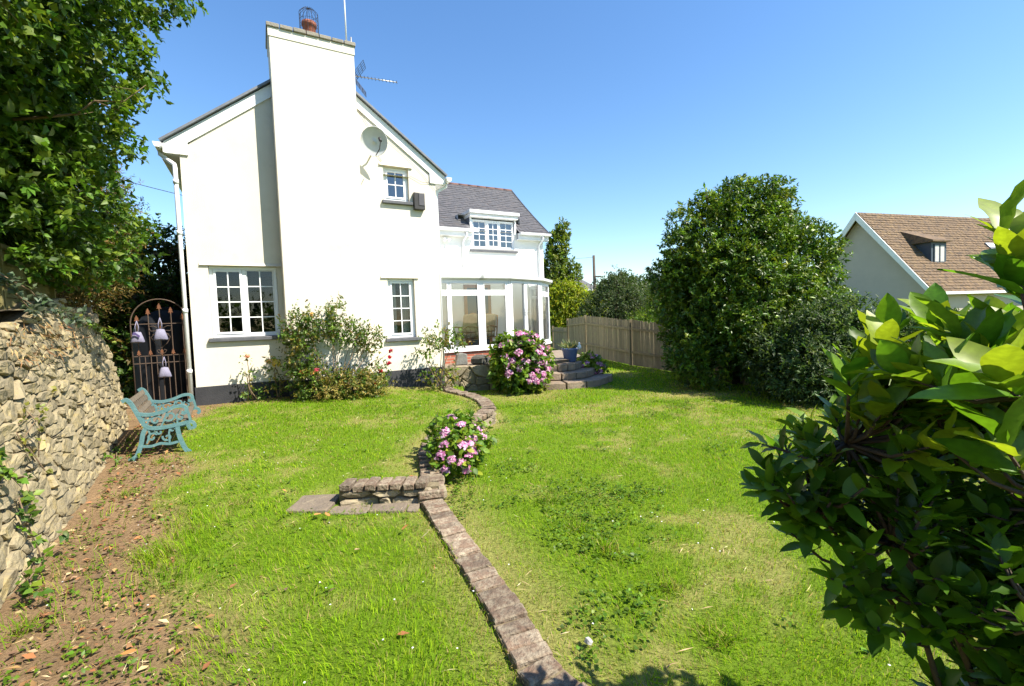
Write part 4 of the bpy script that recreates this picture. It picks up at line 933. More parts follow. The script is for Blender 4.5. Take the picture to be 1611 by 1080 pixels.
def bag(lx, z, s, label, ribbon):
    x, y = hw(lx, .06); t = empty('cloth_bag', (x, y, z), PHI, label, 'bag', 'lavender bags hung on the gate')
    mb = MB(); prof = [(.045, .0, .16), (.05, .02, .15), (.075, .035, .07), (.09, .04, .012), (.088, .03, 0)]
    n = 12; vs = []
    for (a, b, zz) in prof:
        for k in range(n): an = 2*math.pi*k/n; vs.append((a*s*math.cos(an)*(1+.06*math.sin(an*5)), -.045+b*s*math.sin(an), zz*s+.006*math.sin(an*3)))
    mb.add(vs, [(i*n+k, i*n+(k+1) % n, (i+1)*n+(k+1) % n, (i+1)*n+k) for i in range(len(prof)-1) for k in range(n)]+[tuple((len(prof)-1)*n+k for k in range(n))])
    mb.build('pouch', bag_m, t, True)
    for sx in (-.018, .018): MB().tube([(sx*s, -.045, .15*s), (sx*1.2*s, -.04, .24*s), (0, -.02, .33*s)], .006*s, 5).build('strap', bag_m, t, True)
    if ribbon: mb = MB(); mb.prism([(-.01, -.10*s, .15*s), (.045*s, -.10*s, .10*s), (.03*s, -.10*s, .07*s), (-.005, -.10*s, .11*s), (-.05*s, -.10*s, .12*s), (-.03*s, -.10*s, .16*s)], (0, .008, 0)); mb.build('ribbon', ribbon_m, t)
bag(-.80, 1.50, 1.15, 'small lavender bag with dark bow, leftmost on the iron gate', True)
bag(-.47, 1.53, 1.2, 'small lavender bag hung in the middle of the gate by the top rail', False)
bag(-.45, .86, 1.1, 'small lavender bag hung low on the iron gate below the others', False)
x, y = hw(-.47, .09); t = empty('wire_butterfly', (x, y, 1.72), PHI, 'small wire butterfly ornament fixed behind the middle gate bag', 'ornament')
mb = MB()
for sx in (-1, 1): mb.tube([(0, -.03, 0), (sx*.1, -.05, .06), (sx*.17, -.05, .05), (sx*.14, -.05, -.03), (0, -.03, -.02), (sx*.08, -.05, -.08), (sx*.12, -.05, -.10), (0, -.03, -.03)], .006, 5)
mb.build('wings', gateiron_m, t)
MB().tube([(0, -.04, -.08), (0, -.05, .03), (0, -.045, .06)], [.008, .014, .006], 6).build('body', rust_m, t)
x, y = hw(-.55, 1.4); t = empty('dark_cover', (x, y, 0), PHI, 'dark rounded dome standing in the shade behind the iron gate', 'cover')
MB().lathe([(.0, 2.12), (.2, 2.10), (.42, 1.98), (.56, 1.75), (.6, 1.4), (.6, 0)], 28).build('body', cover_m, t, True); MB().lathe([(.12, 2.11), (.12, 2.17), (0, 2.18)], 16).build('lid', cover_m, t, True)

# ------------------------------------------------------------------ fences
fn = wempty('timber_fence', (4.0, 15.5, 0), 'weathered vertical board garden fence along the right boundary', 'fence')
FP = [(2.3, 25.5), (2.78, 22.6), (3.22, 19.9), (3.98, 15.3), (4.62, 13.1), (5.3, 10.4)]; TOPZ = [1.22, 1.60, 1.72, 1.50, 1.36, 1.25]
R = rng(51)
for i, (p, z) in enumerate(zip(FP, TOPZ)):
    B(p[0]-.05, p[0]+.05, p[1]-.05, p[1]+.05, -.1, z+.03).build('post', fencepost_m, fn, bevel=.006)
for i in range(len(FP)-1):
    a = Vector((*FP[i], 0)); b = Vector((*FP[i+1], 0)); L = (b-a).length; dr = (b-a)/L; nn = Vector((dr.y, -dr.x, 0)); nn = -nn if nn.x > 0 else nn
    z0, z1 = (TOPZ[i], TOPZ[i+1]); z0 = TOPZ[i+1]+.1 if i == 0 else z0
    if i == 0: z0 = z1 = 1.18
    for zr in (.28, .80): 
        zz0 = z0*zr+.02; zz1 = z1*zr+.02
        MB().bar(a+nn*.02+dr*.055+Vector((0, 0, zz0)), b+nn*.02-dr*.055+Vector((0, 0, zz1)), .04, .075).build('rail', fencepost_m, fn)
    nb = int(L/.105)
    for k in range(nb):
        p = a+dr*(.08+(L-.16)*(k+.5)/nb)-nn*.022; zt = z0+(z1-z0)*k/nb+R.normal(0, .012); hwid = .047
        c0 = p-dr*hwid; c1 = p+dr*hwid; tk = nn*.006+nn*R.uniform(0, .006); lean = dr*R.normal(0, .006)
        mb = MB(); mb.add([c0-tk, c1-tk, c1+tk, c0+tk, c0-tk+lean+Vector((0, 0, zt)), c1-tk+lean+Vector((0, 0, zt)), c1+tk+lean+Vector((0, 0, zt)), c0+tk+lean+Vector((0, 0, zt))], [(0, 3, 2, 1), (4, 5, 6, 7), (0, 1, 5, 4), (1, 2, 6, 5), (2, 3, 7, 6), (3, 0, 4, 7)]); mb.build('board', fence_m, fn)
pf = wempty('overlap_panel_fence', (-5.0, 4.3, 1.8), 'mossy overlapping board fence half hidden under the overhanging tree', 'fence')
pa = Vector((-3.55, 1.9, 1.72)); pb = Vector((-6.05, 6.05, 1.75)); dr = (pb-pa).normalized(); nn = Vector((dr.y, -dr.x, 0))
if nn.x < 0: nn = -nn
for s_ in range(3):
    a = pa+dr*(s_*1.615); b = a+dr*1.58
    for k in range(7):
        z = .0+k*.115; tl = .028
        mb = MB(); mb.add([a+nn*tl+Vector((0, 0, z)), b+nn*tl+Vector((0, 0, z+R.normal(0, .006))), b+nn*.004+Vector((0, 0, z+.15)), a+nn*.004+Vector((0, 0, z+.15)), a+nn*(tl-.014)+Vector((0, 0, z)), b+nn*(tl-.014)+Vector((0, 0, z)), b-nn*.01+Vector((0, 0, z+.15)), a-nn*.01+Vector((0, 0, z+.15))], [(0, 1, 2, 3), (7, 6, 5, 4), (4, 5, 1, 0), (3, 2, 6, 7), (1, 5, 6, 2), (0, 3, 7, 4)]); mb.build('board', panel_m, pf)
    MB().bar(a+nn*.045+Vector((0, 0, .86)), b+nn*.045+Vector((0, 0, .86)), .05, .05).build('top_rail', panel_m, pf)
    for q in (a+dr*.02, b-dr*.02, a.lerp(b, .5)): MB().bar(q+nn*.045, q+nn*.045+Vector((0, 0, .83)), .045, .03, up=dr).build('batten', panel_m, pf)

# ------------------------------------------------------------------ neighbouring house beyond the garden
np_a = math.atan2(4.3, 14.3)
nb = empty('neighbour_house', (24.2, 31.7, 0), np_a, 'grey gabled house with brown tiled roof and small dark dormer on the right', 'house')
HWD = 4.1; RDZ = 8.0; EVZ = 2.75; LN = 15.0
mb = MB(); mb.add([(0, -HWD, -1), (0, HWD, -1), (0, HWD, EVZ), (0, 0, RDZ-.1), (0, -HWD, EVZ), (LN, -HWD, -1), (LN, HWD, -1), (LN, HWD, EVZ), (LN, 0, RDZ-.1), (LN, -HWD, EVZ)], [(4, 3, 2, 1, 0), (5, 6, 7, 8, 9), (0, 5, 9, 4), (1, 2, 7, 6)]); mb.build('wall', nbwall_m, nb)
def nslab(mb, y0, z0, y1, z1, x0, x1, t):
    L = math.hypot(y1-y0, z1-z0); a, c = -(z1-z0)/L*t, (y1-y0)/L*t
    if c < 0: a, c = -a, -c
    mb.add([(x0, y0, z0), (x0, y1, z1), (x0, y1+a, z1+c), (x0, y0+a, z0+c), (x1, y0, z0), (x1, y1, z1), (x1, y1+a, z1+c), (x1, y0+a, z0+c)], [(0, 1, 2, 3), (4, 7, 6, 5), (0, 4, 5, 1), (1, 5, 6, 2), (2, 6, 7, 3), (3, 7, 4, 0)])
mb = MB(); nslab(mb, -HWD-.35, EVZ-.45, -.004, RDZ, -.45, LN, .12); nslab(mb, HWD+.35, EVZ-.45, .004, RDZ, -.45, LN, .12); rf = mb.build('roof', tile_m, nb)
R = rng(61); mb = MB(); rows = 30; sl_ = Vector((0, HWD+.35, RDZ-EVZ+.45)); 
for i in range(rows):
    a = Vector((0, -HWD-.35, EVZ-.45))+sl_*(i/rows); b = a+sl_*(1.25/rows); x = -.45+(.0 if i % 2 else .15)
    up = Vector((0, -sl_.z, sl_.y)).normalized()
    while x < LN-.1:
        e = .15+R.uniform(0, .025); x1 = x+.30
        mb.add([a+up*e+Vector((x+.01, 0, 0)), a+up*e+Vector((x1-.01, 0, 0)), b+up*.123+Vector((x1-.01, 0, 0)), b+up*.123+Vector((x+.01, 0, 0)), a+up*.121+Vector((x+.01, 0, 0)), a+up*.121+Vector((x1-.01, 0, 0))], [(0, 1, 2, 3), (4, 5, 1, 0)]); x += .30
mb.build('tiles', tile_m, rf, kind='stuff')
for sy in (-1, 1):
    mb = MB(); mb.prism([(-.52, sy*(HWD+.40), EVZ-.62), (-.52, sy*(HWD+.40), EVZ-.25), (-.52, sy*.003, RDZ+.13), (-.52, sy*.003, RDZ-.40)], (.06, 0, 0)); mb.build('bargeboard', fascia_m, nb)
mb = MB(); mb.bar((-.3, -HWD-.42, EVZ-.42), (LN, -HWD-.42, EVZ-.42), .14, .16); mb.build('gutter', pvc_m, nb)
# dormer
dx0, dx1, dyf = 1.95, 3.35, -3.0
zb_ = EVZ-.45+(HWD+.35+dyf)/(HWD+.35)*(RDZ-EVZ+.45)+.05; zt_ = zb_+1.45
mb = MB(); mb.prism([(dx0, dyf, zb_-.1), (dx0, dyf, zt_), (dx0, dyf+1.25, zt_)], (dx1-dx0, 0, 0)); dm = mb.build('dormer', darkframe_m, nb)
mb = MB(); mb.add([(dx0-.22, dyf-.22, zt_), (dx1+.22, dyf-.22, zt_), (dx1+.22, dyf+1.6, zt_), (dx0-.22, dyf+1.6, zt_), (dx0-.22, dyf-.22, zt_+.1), (dx1+.22, dyf-.22, zt_+.1), (dx1+.1, dyf+2.1, zt_+1.15), (dx0-.1, dyf+2.1, zt_+1.15)], [(3, 2, 1, 0), (0, 1, 5, 4), (4, 5, 6, 7), (1, 2, 6, 5), (0, 4, 7, 3)]); mb.build('dormer_roof', tile_m, dm)
for k in range(2):
    a = dx0+.22+k*.50; mb = MB(); mb.box(a, a+.46, dyf-.05, dyf-.003, zb_+.12, zt_-.14); w_ = mb.build('window', darkframe_m, nb); mb = MB(); mb.add([(a+.06, dyf-.053, zb_+.2), (a+.40, dyf-.053, zb_+.2), (a+.40, dyf-.053, zt_-.22), (a+.06, dyf-.053, zt_-.22)], [(0, 1, 2, 3)]); mb.build('pane', curtain_m, w_)
mb = MB(); mb.box(9.2, 10.1, -2.62, -1.9, 5.0, 5.25); mb.v = [(x, y, z+(.9 if y > -2 else 0)-.25) for x, y, z in mb.v]; sk = mb.build('skylight', darkframe_m, nb); mb = MB(); mb.add([(9.28, -2.58, 5.01), (10.02, -2.58, 5.01), (10.02, -1.95, 5.86), (9.28, -1.95, 5.86)], [(0, 1, 2, 3)]); ob = mb.build('pane', pvc_m, sk)
# cross wing with darker, shaded slope
mb = MB(); yy0 = -8.5; 
mb.add([(12.6, yy0, EVZ-.3), (15.6, yy0, RDZ+.5), (18.6, yy0, EVZ-.3), (12.6, 3, EVZ-.3), (15.6, 3, RDZ+.5), (18.6, 3, EVZ-.3)], [(0, 1, 4, 3) [::-1], (1, 2, 5, 4) [::-1]]); mb.build('cross_roof', tile_m, nb)
mb = MB(); mb.add([(12.9, yy0+.3, -1), (18.3, yy0+.3, -1), (18.3, yy0+.3, EVZ-.1), (15.6, yy0+.3, RDZ+.2), (12.9, yy0+.3, EVZ-.1), (12.9, 2.5, -1), (12.9, 2.5, EVZ-.1)], [(0, 1, 2, 3, 4), (5, 0, 4, 6)]); mb.build('cross_wall', nbwall_m, nb)
# far bungalow beyond the fence
fh = empty('far_bungalow', (6.2, 46, 0), .25, 'distant white bungalow with grey roof beyond the fence and hedges', 'house')
mb = MB(); mb.box(-6, 2.4, 0, 7, 0, 4.55); mb.build('wall', render_w, fh)
mb = MB(); mb.add([(-6.3, -.4, 4.5), (2.8, -.4, 4.5), (2.8, 7.4, 4.5), (-6.3, 7.4, 4.5), (-3, 3.5, 7.0), (.2, 3.5, 7.0)], [(0, 1, 5, 4), (1, 2, 5), (2, 3, 4, 5), (3, 0, 4)]); mb.build('roof', slate_m, fh)
mb = MB(); mb.bar((-6.3, -.42, 4.42), (2.85, -.42, 4.42), .1, .2); mb.bar((2.85, -.42, 4.42), (2.85, 7.4, 4.42), .1, .2); mb.build('gutter', pvc_m, fh)
mb = MB(); mb.box(.6, 1.7, -.05, -.003, 2.9, 4.0); mb.build('window', darkframe_m, fh)
tp = empty('telegraph_pole', (7.36, 40, 0), 0, 'dark wooden telegraph pole standing beyond the garden fence', 'pole')
MB().tube([(0, 0, 0), (0, 0, 7.0)], [.15, .11], 10).build('post', pole_m, tp, True); MB().bar((-.1, -.16, 5.15), (.55, -.16, 5.15), .1, .12).build('bracket', pole_m, tp); B(-.13, .13, -.34, -.16, 4.6, 5.0).build('junction_box', black_m, tp, bevel=.02)
def wire(name, label, a, b, sag):
    a = Vector(a); b = Vector(b); pts = [a.lerp(b, k/16)-Vector((0, 0, sag*4*(k/16)*(1-k/16))) for k in range(17)]
    o = MB().tube(pts, .012, 4).build(name, wire_m); setp(o, label, 'cable'); return o
wire('overhead_cable', 'thin telephone cable running left from the telegraph pole', (7.3, 40, 6.85), (-9, 27, 6.3), .5)
wire('overhead_cable', 'upper thin cable crossing the sky between tree and cottage gutter', (-14, 16, 7.2), (-5, 24, 6.2), .3)
wire('overhead_cable', 'lower thin cable crossing the sky between tree and cottage gutter', (-14, 17, 5.9), (-5, 24, 5.3), .25)

# ------------------------------------------------------------------ trees and shrubs
def tree(name, label, cat, base, lobes, n, leafL, leafW, cols, seed, per=7, shoot=.22, mat=None, r0=.12, zmin=None, group=None, inner=.45, tips=None, bark=None, clump=None, up=.35, lump=.13, spread=.9, big=None):
    R = rng(seed); t = wempty(name, base, label, cat, group)
    cl = clumps(lobes, clump[0], clump[1], clump[2], seed+500, zmin) if clump else lobes
    P, O = crown_points(R, cl, n, .70 if clump else .80, 1.05, zmin, lump); parts = [sprigs(R, P, O, per, shoot, leafL, leafW, cols, up, spread)]
    P, O = crown_points(R, lobes, int(n*inner), .45, .85, zmin, lump); parts.append(sprigs(R, P, O, per, shoot*1.2, leafL*1.35, leafW*1.35, cols, up, spread))
    if big is None: foliage('crown', t, parts, mat or leaf_m, simple=(0, 1))
    else: big(t, parts, mat or leaf_m)
    tips = tips or [tuple(np.array(l[0])+np.array([0, 0, .3])) for l in lobes]
    limbs('trunk', t, base, tips, r0, bark or bark_m, R)
    return t
G_BAY = [(.055, .11, .010), (.075, .14, .011), (.10, .17, .012), (.042, .085, .009), (.15, .205, .016)]
tree('evergreen_tree', 'large rounded dark evergreen tree standing on the right lawn', 'tree', (5.25, 10.75, -.05),
     [((5.3, 10.8, 1.75), (1.65, 1.6, 1.75)), ((4.6, 10.6, 3.2), (.90, .95, 1.05)), ((5.3, 10.7, 3.45), (.95, .95, .95)), ((6.15, 10.8, 3.6), (.62, .65, .98)), ((6.55, 10.7, 2.6), (.90, .9, 1.0)), ((4.2, 10.5, 2.0), (.70, .8, 1.05)), ((4.3, 10.4, .95), (.62, .7, .85)), ((5.3, 9.9, 1.5), (1.0, .8, 1.0)), ((6.5, 10.3, 1.3), (.9, .8, 1.0)), ((3.95, 10.7, 2.5), (.40, .5, .5)), ((6.2, 10.8, 4.25), (.32, .32, .42)), ((4.55, 10.6, 4.1), (.28, .28, .3)), ((5.2, 10.7, 4.25), (.25, .25, .25))],
     8200, .095, .042, G_BAY, 71, per=9, shoot=.16, mat=leafgloss_m, r0=.16, zmin=.12, lump=.10, clump=(130, .22, .40))
tree('laurel_shrub', 'grey green spreading shrub in front of the large evergreen tree', 'shrub', (5.7, 8.6, -.05),
     [((5.6, 8.6, .75), (.95, .85, .85)), ((5.1, 8.3, .55), (.6, .6, .6)), ((6.1, 8.7, .95), (.75, .75, .75)), ((5.8, 8.2, .45), (.8, .7, .6))],
     2300, .085, .034, [(.055, .10, .022), (.075, .13, .032), (.045, .085, .02), (.10, .15, .045)], 72, per=8, shoot=.2, r0=.05, zmin=.03, clump=(45, .2, .4))
tree('golden_shrub', 'bright yellow green shrub just behind the conservatory corner', 'shrub', (3.8, 27.5, 0), [((3.6, 27.5, 2.3), (1.15, 1.0, 1.4)), ((4.7, 27.7, 1.9), (1.0, .9, 1.2)), ((2.7, 27.5, 1.9), (.9, .9, 1.5)), ((3.4, 27.3, 3.0), (.7, .7, .75))], 2000, .14, .065, [(.24, .29, .015), (.30, .33, .018), (.17, .23, .015)], 73, per=7, shoot=.2, r0=.06)
tree('slender_tree', 'tall narrow tree rising behind the end of the cottage wing', 'tree', (3.0, 30, 0), [((3.0, 30, 3.5), (1.05, 1, 1.2)), ((2.85, 30, 5.0), (.8, .8, 1.1)), ((3.2, 30, 6.35), (.55, .5, .95)), ((3.55, 30, 7.3), (.32, .32, .5)), ((4.15, 30, 4.4), (.38, .4, 1.0)), ((2.2, 30, 4.0), (.6, .6, .95)), ((3.4, 30, 2), (.9, .9, 1.2))], 1500, .19, .095, [(.10, .16, .015), (.14, .20, .02), (.19, .23, .028), (.075, .125, .012)], 74, per=7, shoot=.25, r0=.09, lump=.2)
tree('holly_shrub', 'dark olive shrub with a spiky leader behind the fence', 'shrub', (5.4, 23.5, 0), [((5.3, 23.5, 1.9), (1.5, 1.2, 1.5)), ((5.5, 23.5, 2.9), (.9, .9, .7)), ((4.4, 23.3, 1.5), (.9, .9, 1.1)), ((6.3, 23.6, 1.8), (.9, .9, 1.2)), ((5.45, 23.5, 3.65), (.13, .13, .5)), ((5.2, 23.5, 3.5), (.35, .2, .12)), ((5.75, 23.5, 3.6), (.3, .2, .12))], 2300, .11, .045, [(.045, .075, .018), (.06, .095, .03), (.09, .11, .05), (.035, .06, .015)], 75, per=7, shoot=.22, r0=.08)
tree('fence_hedge', 'fresh green clipped hedge showing over the fence by the large tree', 'hedge', (6.9, 20, 0), [((5.9, 19.5, 1.15), (.8, .8, .75)), ((6.9, 20, 1.3), (1.0, .8, .8)), ((8.0, 20.2, 1.3), (.9, .8, .9))], 900, .11, .05, [(.10, .17, .012), (.07, .14, .012), (.13, .19, .015)], 76, per=7, r0=.05)
for i, (x, y, r, h, c, lab) in enumerate([(10.8, 45, 2.6, 3.2, 0, 'rounded far tree just right of the spiky olive shrub'), (14.5, 52, 3.0, 3.4, 1, 'bluish far tree low on the skyline left of the large evergreen'), (20, 60, 4.5, 3.5, 1, 'far tree mostly hidden behind the large evergreen'), (12.6, 36, 2.0, 1.9, 2, 'rusty tinged far hedge above the green fence hedge'), (4.2, 62, 4.0, 3.0, 1, 'distant tree peeping between bungalow and conservatory tree'), (52, 52, 5, 4, 1, 'distant tree behind the brown roofed house')]):
    pal = [[(.05, .08, .02), (.07, .10, .03)], [(.04, .065, .04), (.05, .08, .045)], [(.13, .11, .03), (.10, .12, .025)]][c]
    tree('far_tree', lab, 'tree', (x, y, 0), [((x, y, h), (r, r, h*.75)), ((x-r*.6, y, h*.8), (r*.7, r*.7, h*.6)), ((x+r*.6, y, h*.85), (r*.7, r*.7, h*.6))], 900, .30, .16, pal, 80+i, per=6, shoot=.5, r0=.2, group='trees beyond the fence')
# shrubs below the neighbouring house
for i, (x, y, r, h, lab) in enumerate([(13.5, 15.5, 1.5, .85, 'rounded green shrub on the boundary left of the brown roofed house'), (18.5, 18, 1.5, .8, 'rounded green shrub on the boundary below the dark dormer'), (23, 18, 1.7, .9, 'rounded green shrub furthest right on the boundary')]):
    tree('boundary_shrub', lab, 'shrub', (x, y, 0), [((x, y, h*.7), (r, r*.8, h)), ((x+r*.6, y+.3, h*.6), (r*.8, r*.7, h*.9))], 800, .14, .07, [(.06, .10, .02), (.08, .13, .02), (.045, .08, .015)], 90+i, per=7, r0=.06, group='shrubs along the far boundary')

tree('garden_hedge', 'tall green garden hedge at the photographer\'s back, mirrored in the windows', 'hedge', (-1, -9, 0), [((x, -9, 1.4), (1.6, 1.0, 1.9)) for x in (-10, -7.5, -5, -2.5, 0, 2.5, 5)], 1500, .22, .12, [(.06, .11, .012), (.08, .14, .014), (.045, .085, .01)], 97, per=6, shoot=.3, r0=.08)
# overhanging tree on the left: its nearest leaves are single pieces
def lefttree_leaves(t, parts, mat):
    b = np.concatenate([p[0] for p in parts]); D = np.concatenate([p[1] for p in parts]); N_ = np.concatenate([p[2] for p in parts]); L = np.concatenate([p[3] for p in parts]); W_ = np.concatenate([p[4] for p in parts]); c = np.concatenate([p[5] for p in parts])
    x, y, z = b.T; vis = (y > .6) & (x/y > -1.1) & ((z-1.65)/y < .74); sz = np.where(vis, L/np.maximum(y, .3), 0); od = np.argsort(-sz); pick = od[:300]; rest = np.setdiff1d(np.arange(len(b)), pick)
    n0 = len(parts[0][0]); ra = rest[rest < n0]; rb = rest[rest >= n0]
    foliage('crown', t, [(b[q], D[q], N_[q], L[q], W_[q], c[q]) for q in (ra, rb)], mat, simple=(1,))
    tm = [leaf_template('leaf', 1, .62, cc, mat, cu, .2, 4, 0, k) for k, (cc, cu) in enumerate([((.06, .12, .012), .15), ((.09, .15, .015), .25), ((.045, .095, .01), .05), ((.12, .17, .02), .2)])]
    for k, i in enumerate(pick): place_leaf('leaf', tm[k % 4], t, b[i], D[i], N_[i], float(L[i])*1.05)
G_HAZ = [(.05, .105, .010), (.07, .14, .012), (.09, .165, .014), (.04, .085, .009), (.125, .185, .018)]
tree('overhanging_tree', 'broad leaved hedge tree overhanging the rubble wall on the left', 'tree', (-6.6, 4.3, 1.9),
     [((-5.15, 2.5, 4.2), (1.75, 1.6, 1.75)), ((-5.55, 4.2, 4.2), (1.75, 1.6, 1.85)), ((-6.45, 5.6, 3.9), (1.45, 1.3, 1.75)), ((-4.85, 3.3, 5.7), (1.65, 1.5, 1.5)), ((-5.3, 4.8, 6.0), (1.6, 1.5, 1.5)), ((-4.4, 1.9, 5.6), (1.4, 1.3, 1.4)), ((-5.1, 3.0, 2.85), (1.05, 1.2, .75)), ((-6.0, 4.6, 2.8), (1.0, 1.2, .75)), ((-6.6, 3.0, 5.0), (2, 2.5, 2.2)), ((-7.4, 5.8, 4.6), (1.5, 1.4, 1.9)), ((-5.9, 4.4, 3.2), (1.15, 1.4, .8)), ((-6.5, 5.6, 2.95), (.9, .9, .7)), ((-5.5, 5.2, 3.35), (.85, .85, .95)), ((-5.3, 4.9, 4.7), (1.15, 1.0, 1.1)), ((-6.1, 5.7, 2.9), (.7, .7, .6))],
     14500, .082, .054, G_HAZ, 101, per=8, shoot=.18, r0=.16, zmin=2.35, lump=.10, up=.0, inner=.6, clump=(190, .30, .52), big=lefttree_leaves)
# bare twigs poking out of it
R = rng(103); tw = [o for o in bpy.data.objects if o.name == 'overhanging_tree'][0]
for (a, b) in [((-4.6, 3.9, 4.6), (-3.05, 4.1, 5.0)), ((-4.6, 4.4, 3.7), (-3.55, 4.7, 4.05)), ((-4.4, 3.2, 3.9), (-3.2, 3.1, 3.85)), ((-4.0, 2.7, 4.3), (-2.95, 2.7, 4.15)), ((-5.2, 5.2, 3.5), (-4.3, 5.2, 3.2)), ((-4.2, 3.0, 3.0), (-3.6, 3.1, 2.5)), ((-4.6, 4.6, 5.2), (-3.5, 4.9, 5.3))]:
    a = Vector(a); b = Vector(b); pts = [a.lerp(b, k/5)+Vector(R.normal(0, .04, 3))*(k > 0) for k in range(6)]; mb = MB(); mb.tube(pts, [.016*(1-.16*k) for k in range(6)], 5)
    for k in (2, 3, 4): q = pts[k]; mb.tube([q, q+Vector(R.normal(0, .09, 3))+Vector((.1, 0, .02)), q+Vector(R.normal(0, .1, 3))+Vector((.22, 0, 0))], [.006, .004, .002], 4)
    mb.build('twig', twig_m, tw, True)
    Ps = np.array([p for p in pts[2:]]); sp = sprigs(R, Ps+R.normal(0, .05, Ps.shape), np.tile([(.7, -.1, .1)], (len(Ps), 1)), 4, .12, .075, .045, G_HAZ, -.1); foliage('twig_leaves', tw, [sp], leaf_m, kind='stuff')
# hedge beyond the gate
tree('bronze_conifer', 'tall thin leaved shrub with rusty brown foliage beyond the rubble wall', 'shrub', (-8.0, 8.3, 1.5), [((-7.55, 8.0, 3.4), (.75, .9, 1.15)), ((-7.9, 8.6, 4.3), (.6, .7, .7)), ((-7.2, 7.6, 2.7), (.55, .7, .6)), ((-8.6, 8.0, 3.3), (1.0, 1.2, 1.5))], 2700, .075, .018, [(.16, .105, .03), (.11, .10, .02), (.20, .14, .05), (.07, .085, .018)], 104, per=8, shoot=.25, r0=.06, inner=.9, lump=.22, bark=twig_m)
tree('ivy_hedge', 'dense ivy covered hedge behind the gate next to the cottage', 'hedge', (-8.6, 11.2, 0), [((-8.4, 11.0, 3.0), (.9, .9, 1.1)), ((-8.9, 11.2, 1.6), (1.3, 1.0, 1.6)), ((-8.0, 11.4, 1.7), (.9, .8, 1.6)), ((-7.6, 10.0, 2.3), (.45, .6, .5)), ((-9.2, 10.5, 2.6), (1.0, 1, 1.6)), ((-8.0, 12.2, 2.2), (.9, 1.0, 1.7)), ((-7.7, 9.6, .9), (.6, .6, .9))], 4300, .085, .06, [(.05, .10, .012), (.07, .13, .015), (.035, .075, .010), (.12, .09, .02)], 105, per=7, shoot=.22, r0=.08, inner=.9)

# ------------------------------------------------------------------ flowering plants
def flower_mesh(name, seed, r, cols, petals=34, mat=None, flat=.45, ball=False):
    R = rng(seed); u = unit(R, petals); u[:, 2] = u[:, 2]*.8 if ball else np.abs(u[:, 2])*flat+.05; b = u*r*np.array([1, 1, 1])*R.uniform(.5, 1, (petals, 1))
    n = petals; D = unit(R, n); D[:, 2] *= 1.0 if ball else .35; N_ = u+np.array([0, 0, .0 if ball else .8])
    v1, f1, c1 = leaf_mesh(b, D, N_, np.full(n, r*.55), np.full(n, r*.5), palette(R, n, cols, .1), .05, .0)
    D2 = np.cross(D, N_/np.linalg.norm(N_, axis=1, keepdims=True)); v2, f2, c2 = leaf_mesh(b, D2, N_, np.full(n, r*.55), np.full(n, r*.5), palette(R, n, cols, .1), .05, .0)
    me = npmesh(name, np.concatenate([v1, v2]), [np.concatenate([f1, f2+len(v1)])], np.concatenate([c1, c2])); me.materials.append(mat or petal_m); return me
PINK = [(.55, .22, .40), (.64, .38, .52), (.46, .14, .31), (.68, .50, .60)]
def hydrangea(name, label, base, lobes, n, leafL, heads, hr, seed, single=0, gcols=None, zmin=.05):
    R = rng(seed); t = wempty(name, base, label, 'hydrangea'); gcols = gcols or [(.10, .20, .014), (.14, .24, .016), (.07, .14, .012), (.20, .26, .02)]
    P, O = crown_points(R, lobes, n, .75, 1.04, zmin, .16); sp = list(sprigs(R, P, O, 5, .10, leafL, leafL*.66, gcols, .3, 1.0)); P2, O2 = crown_points(R, lobes, n//2, .3, .8, zmin, .1); sp2 = list(sprigs(R, P2, O2, 5, .12, leafL, leafL*.62, gcols, .3, 1.0))
    if single:
        D = np.hypot(sp[0][:, 0], sp[0][:, 1]); key = sp[3]/D*np.where(O.repeat(5, 0)[:, 1] < .25, 1, .4); od = np.argsort(-key); pick = od[:single]; rest = od[single:]
        tm = [leaf_template('leaf', 1, .66, c, leaf_m, cu, .16, 4, 0, k) for k, (c, cu) in enumerate([((.10, .19, .015), .12), ((.14, .22, .018), .22), ((.07, .14, .012), .05), ((.20, .23, .02), .18)])]
        for k, i in enumerate(pick): place_leaf('leaf', tm[k % 4], t, sp[0][i], sp[1][i], sp[2][i], float(sp[3][i]))
        sp = [a[rest] for a in sp]
    foliage('foliage', t, [sp, sp2], leaf_m)
    fm = [flower_mesh('flower_head', seed*7+k, hr, PINK) for k in range(4)]
    P, O = crown_points(R, lobes, heads*6, 1.0, 1.06, zmin, .06); w_ = O@np.array([.35, -.75, .45]); idx = []
    for i in np.argsort(-w_-R.uniform(0, .55, len(w_))):
        if all(np.linalg.norm(P[i]-P[j]) > hr*1.55 for j in idx): idx.append(i)
        if len(idx) >= heads: break
    for k, i in enumerate(idx):
        up = O[i]+np.array([0, -.1, .6]); x = unit(R, 1)[0]; place_leaf('flower_head', fm[k % 4], t, P[i]+O[i]*.03, np.cross(up, x), up, float(R.uniform(.75, 1.25)))
    limbs('stems', t, base, [tuple(l[0]) for l in lobes]+[tuple(np.array(l[0])+np.array([d, 0, .1])) for l in lobes for d in (-.15, .15)], .014, twig_m, R, .12)
    return t
hydrangea('hydrangea_bush', 'large rounded pink flowering hydrangea beside the curved steps', (.15, 10.7, -.02), [((.18, 10.75, .72), (.55, .55, .60)), ((-.12, 10.7, .62), (.38, .45, .52)), ((.46, 10.75, .60), (.38, .45, .58)), ((.2, 10.6, .4), (.58, .5, .5)), ((.35, 10.6, 1.0), (.3, .3, .28))], 900, .13, 36, .085, 111)
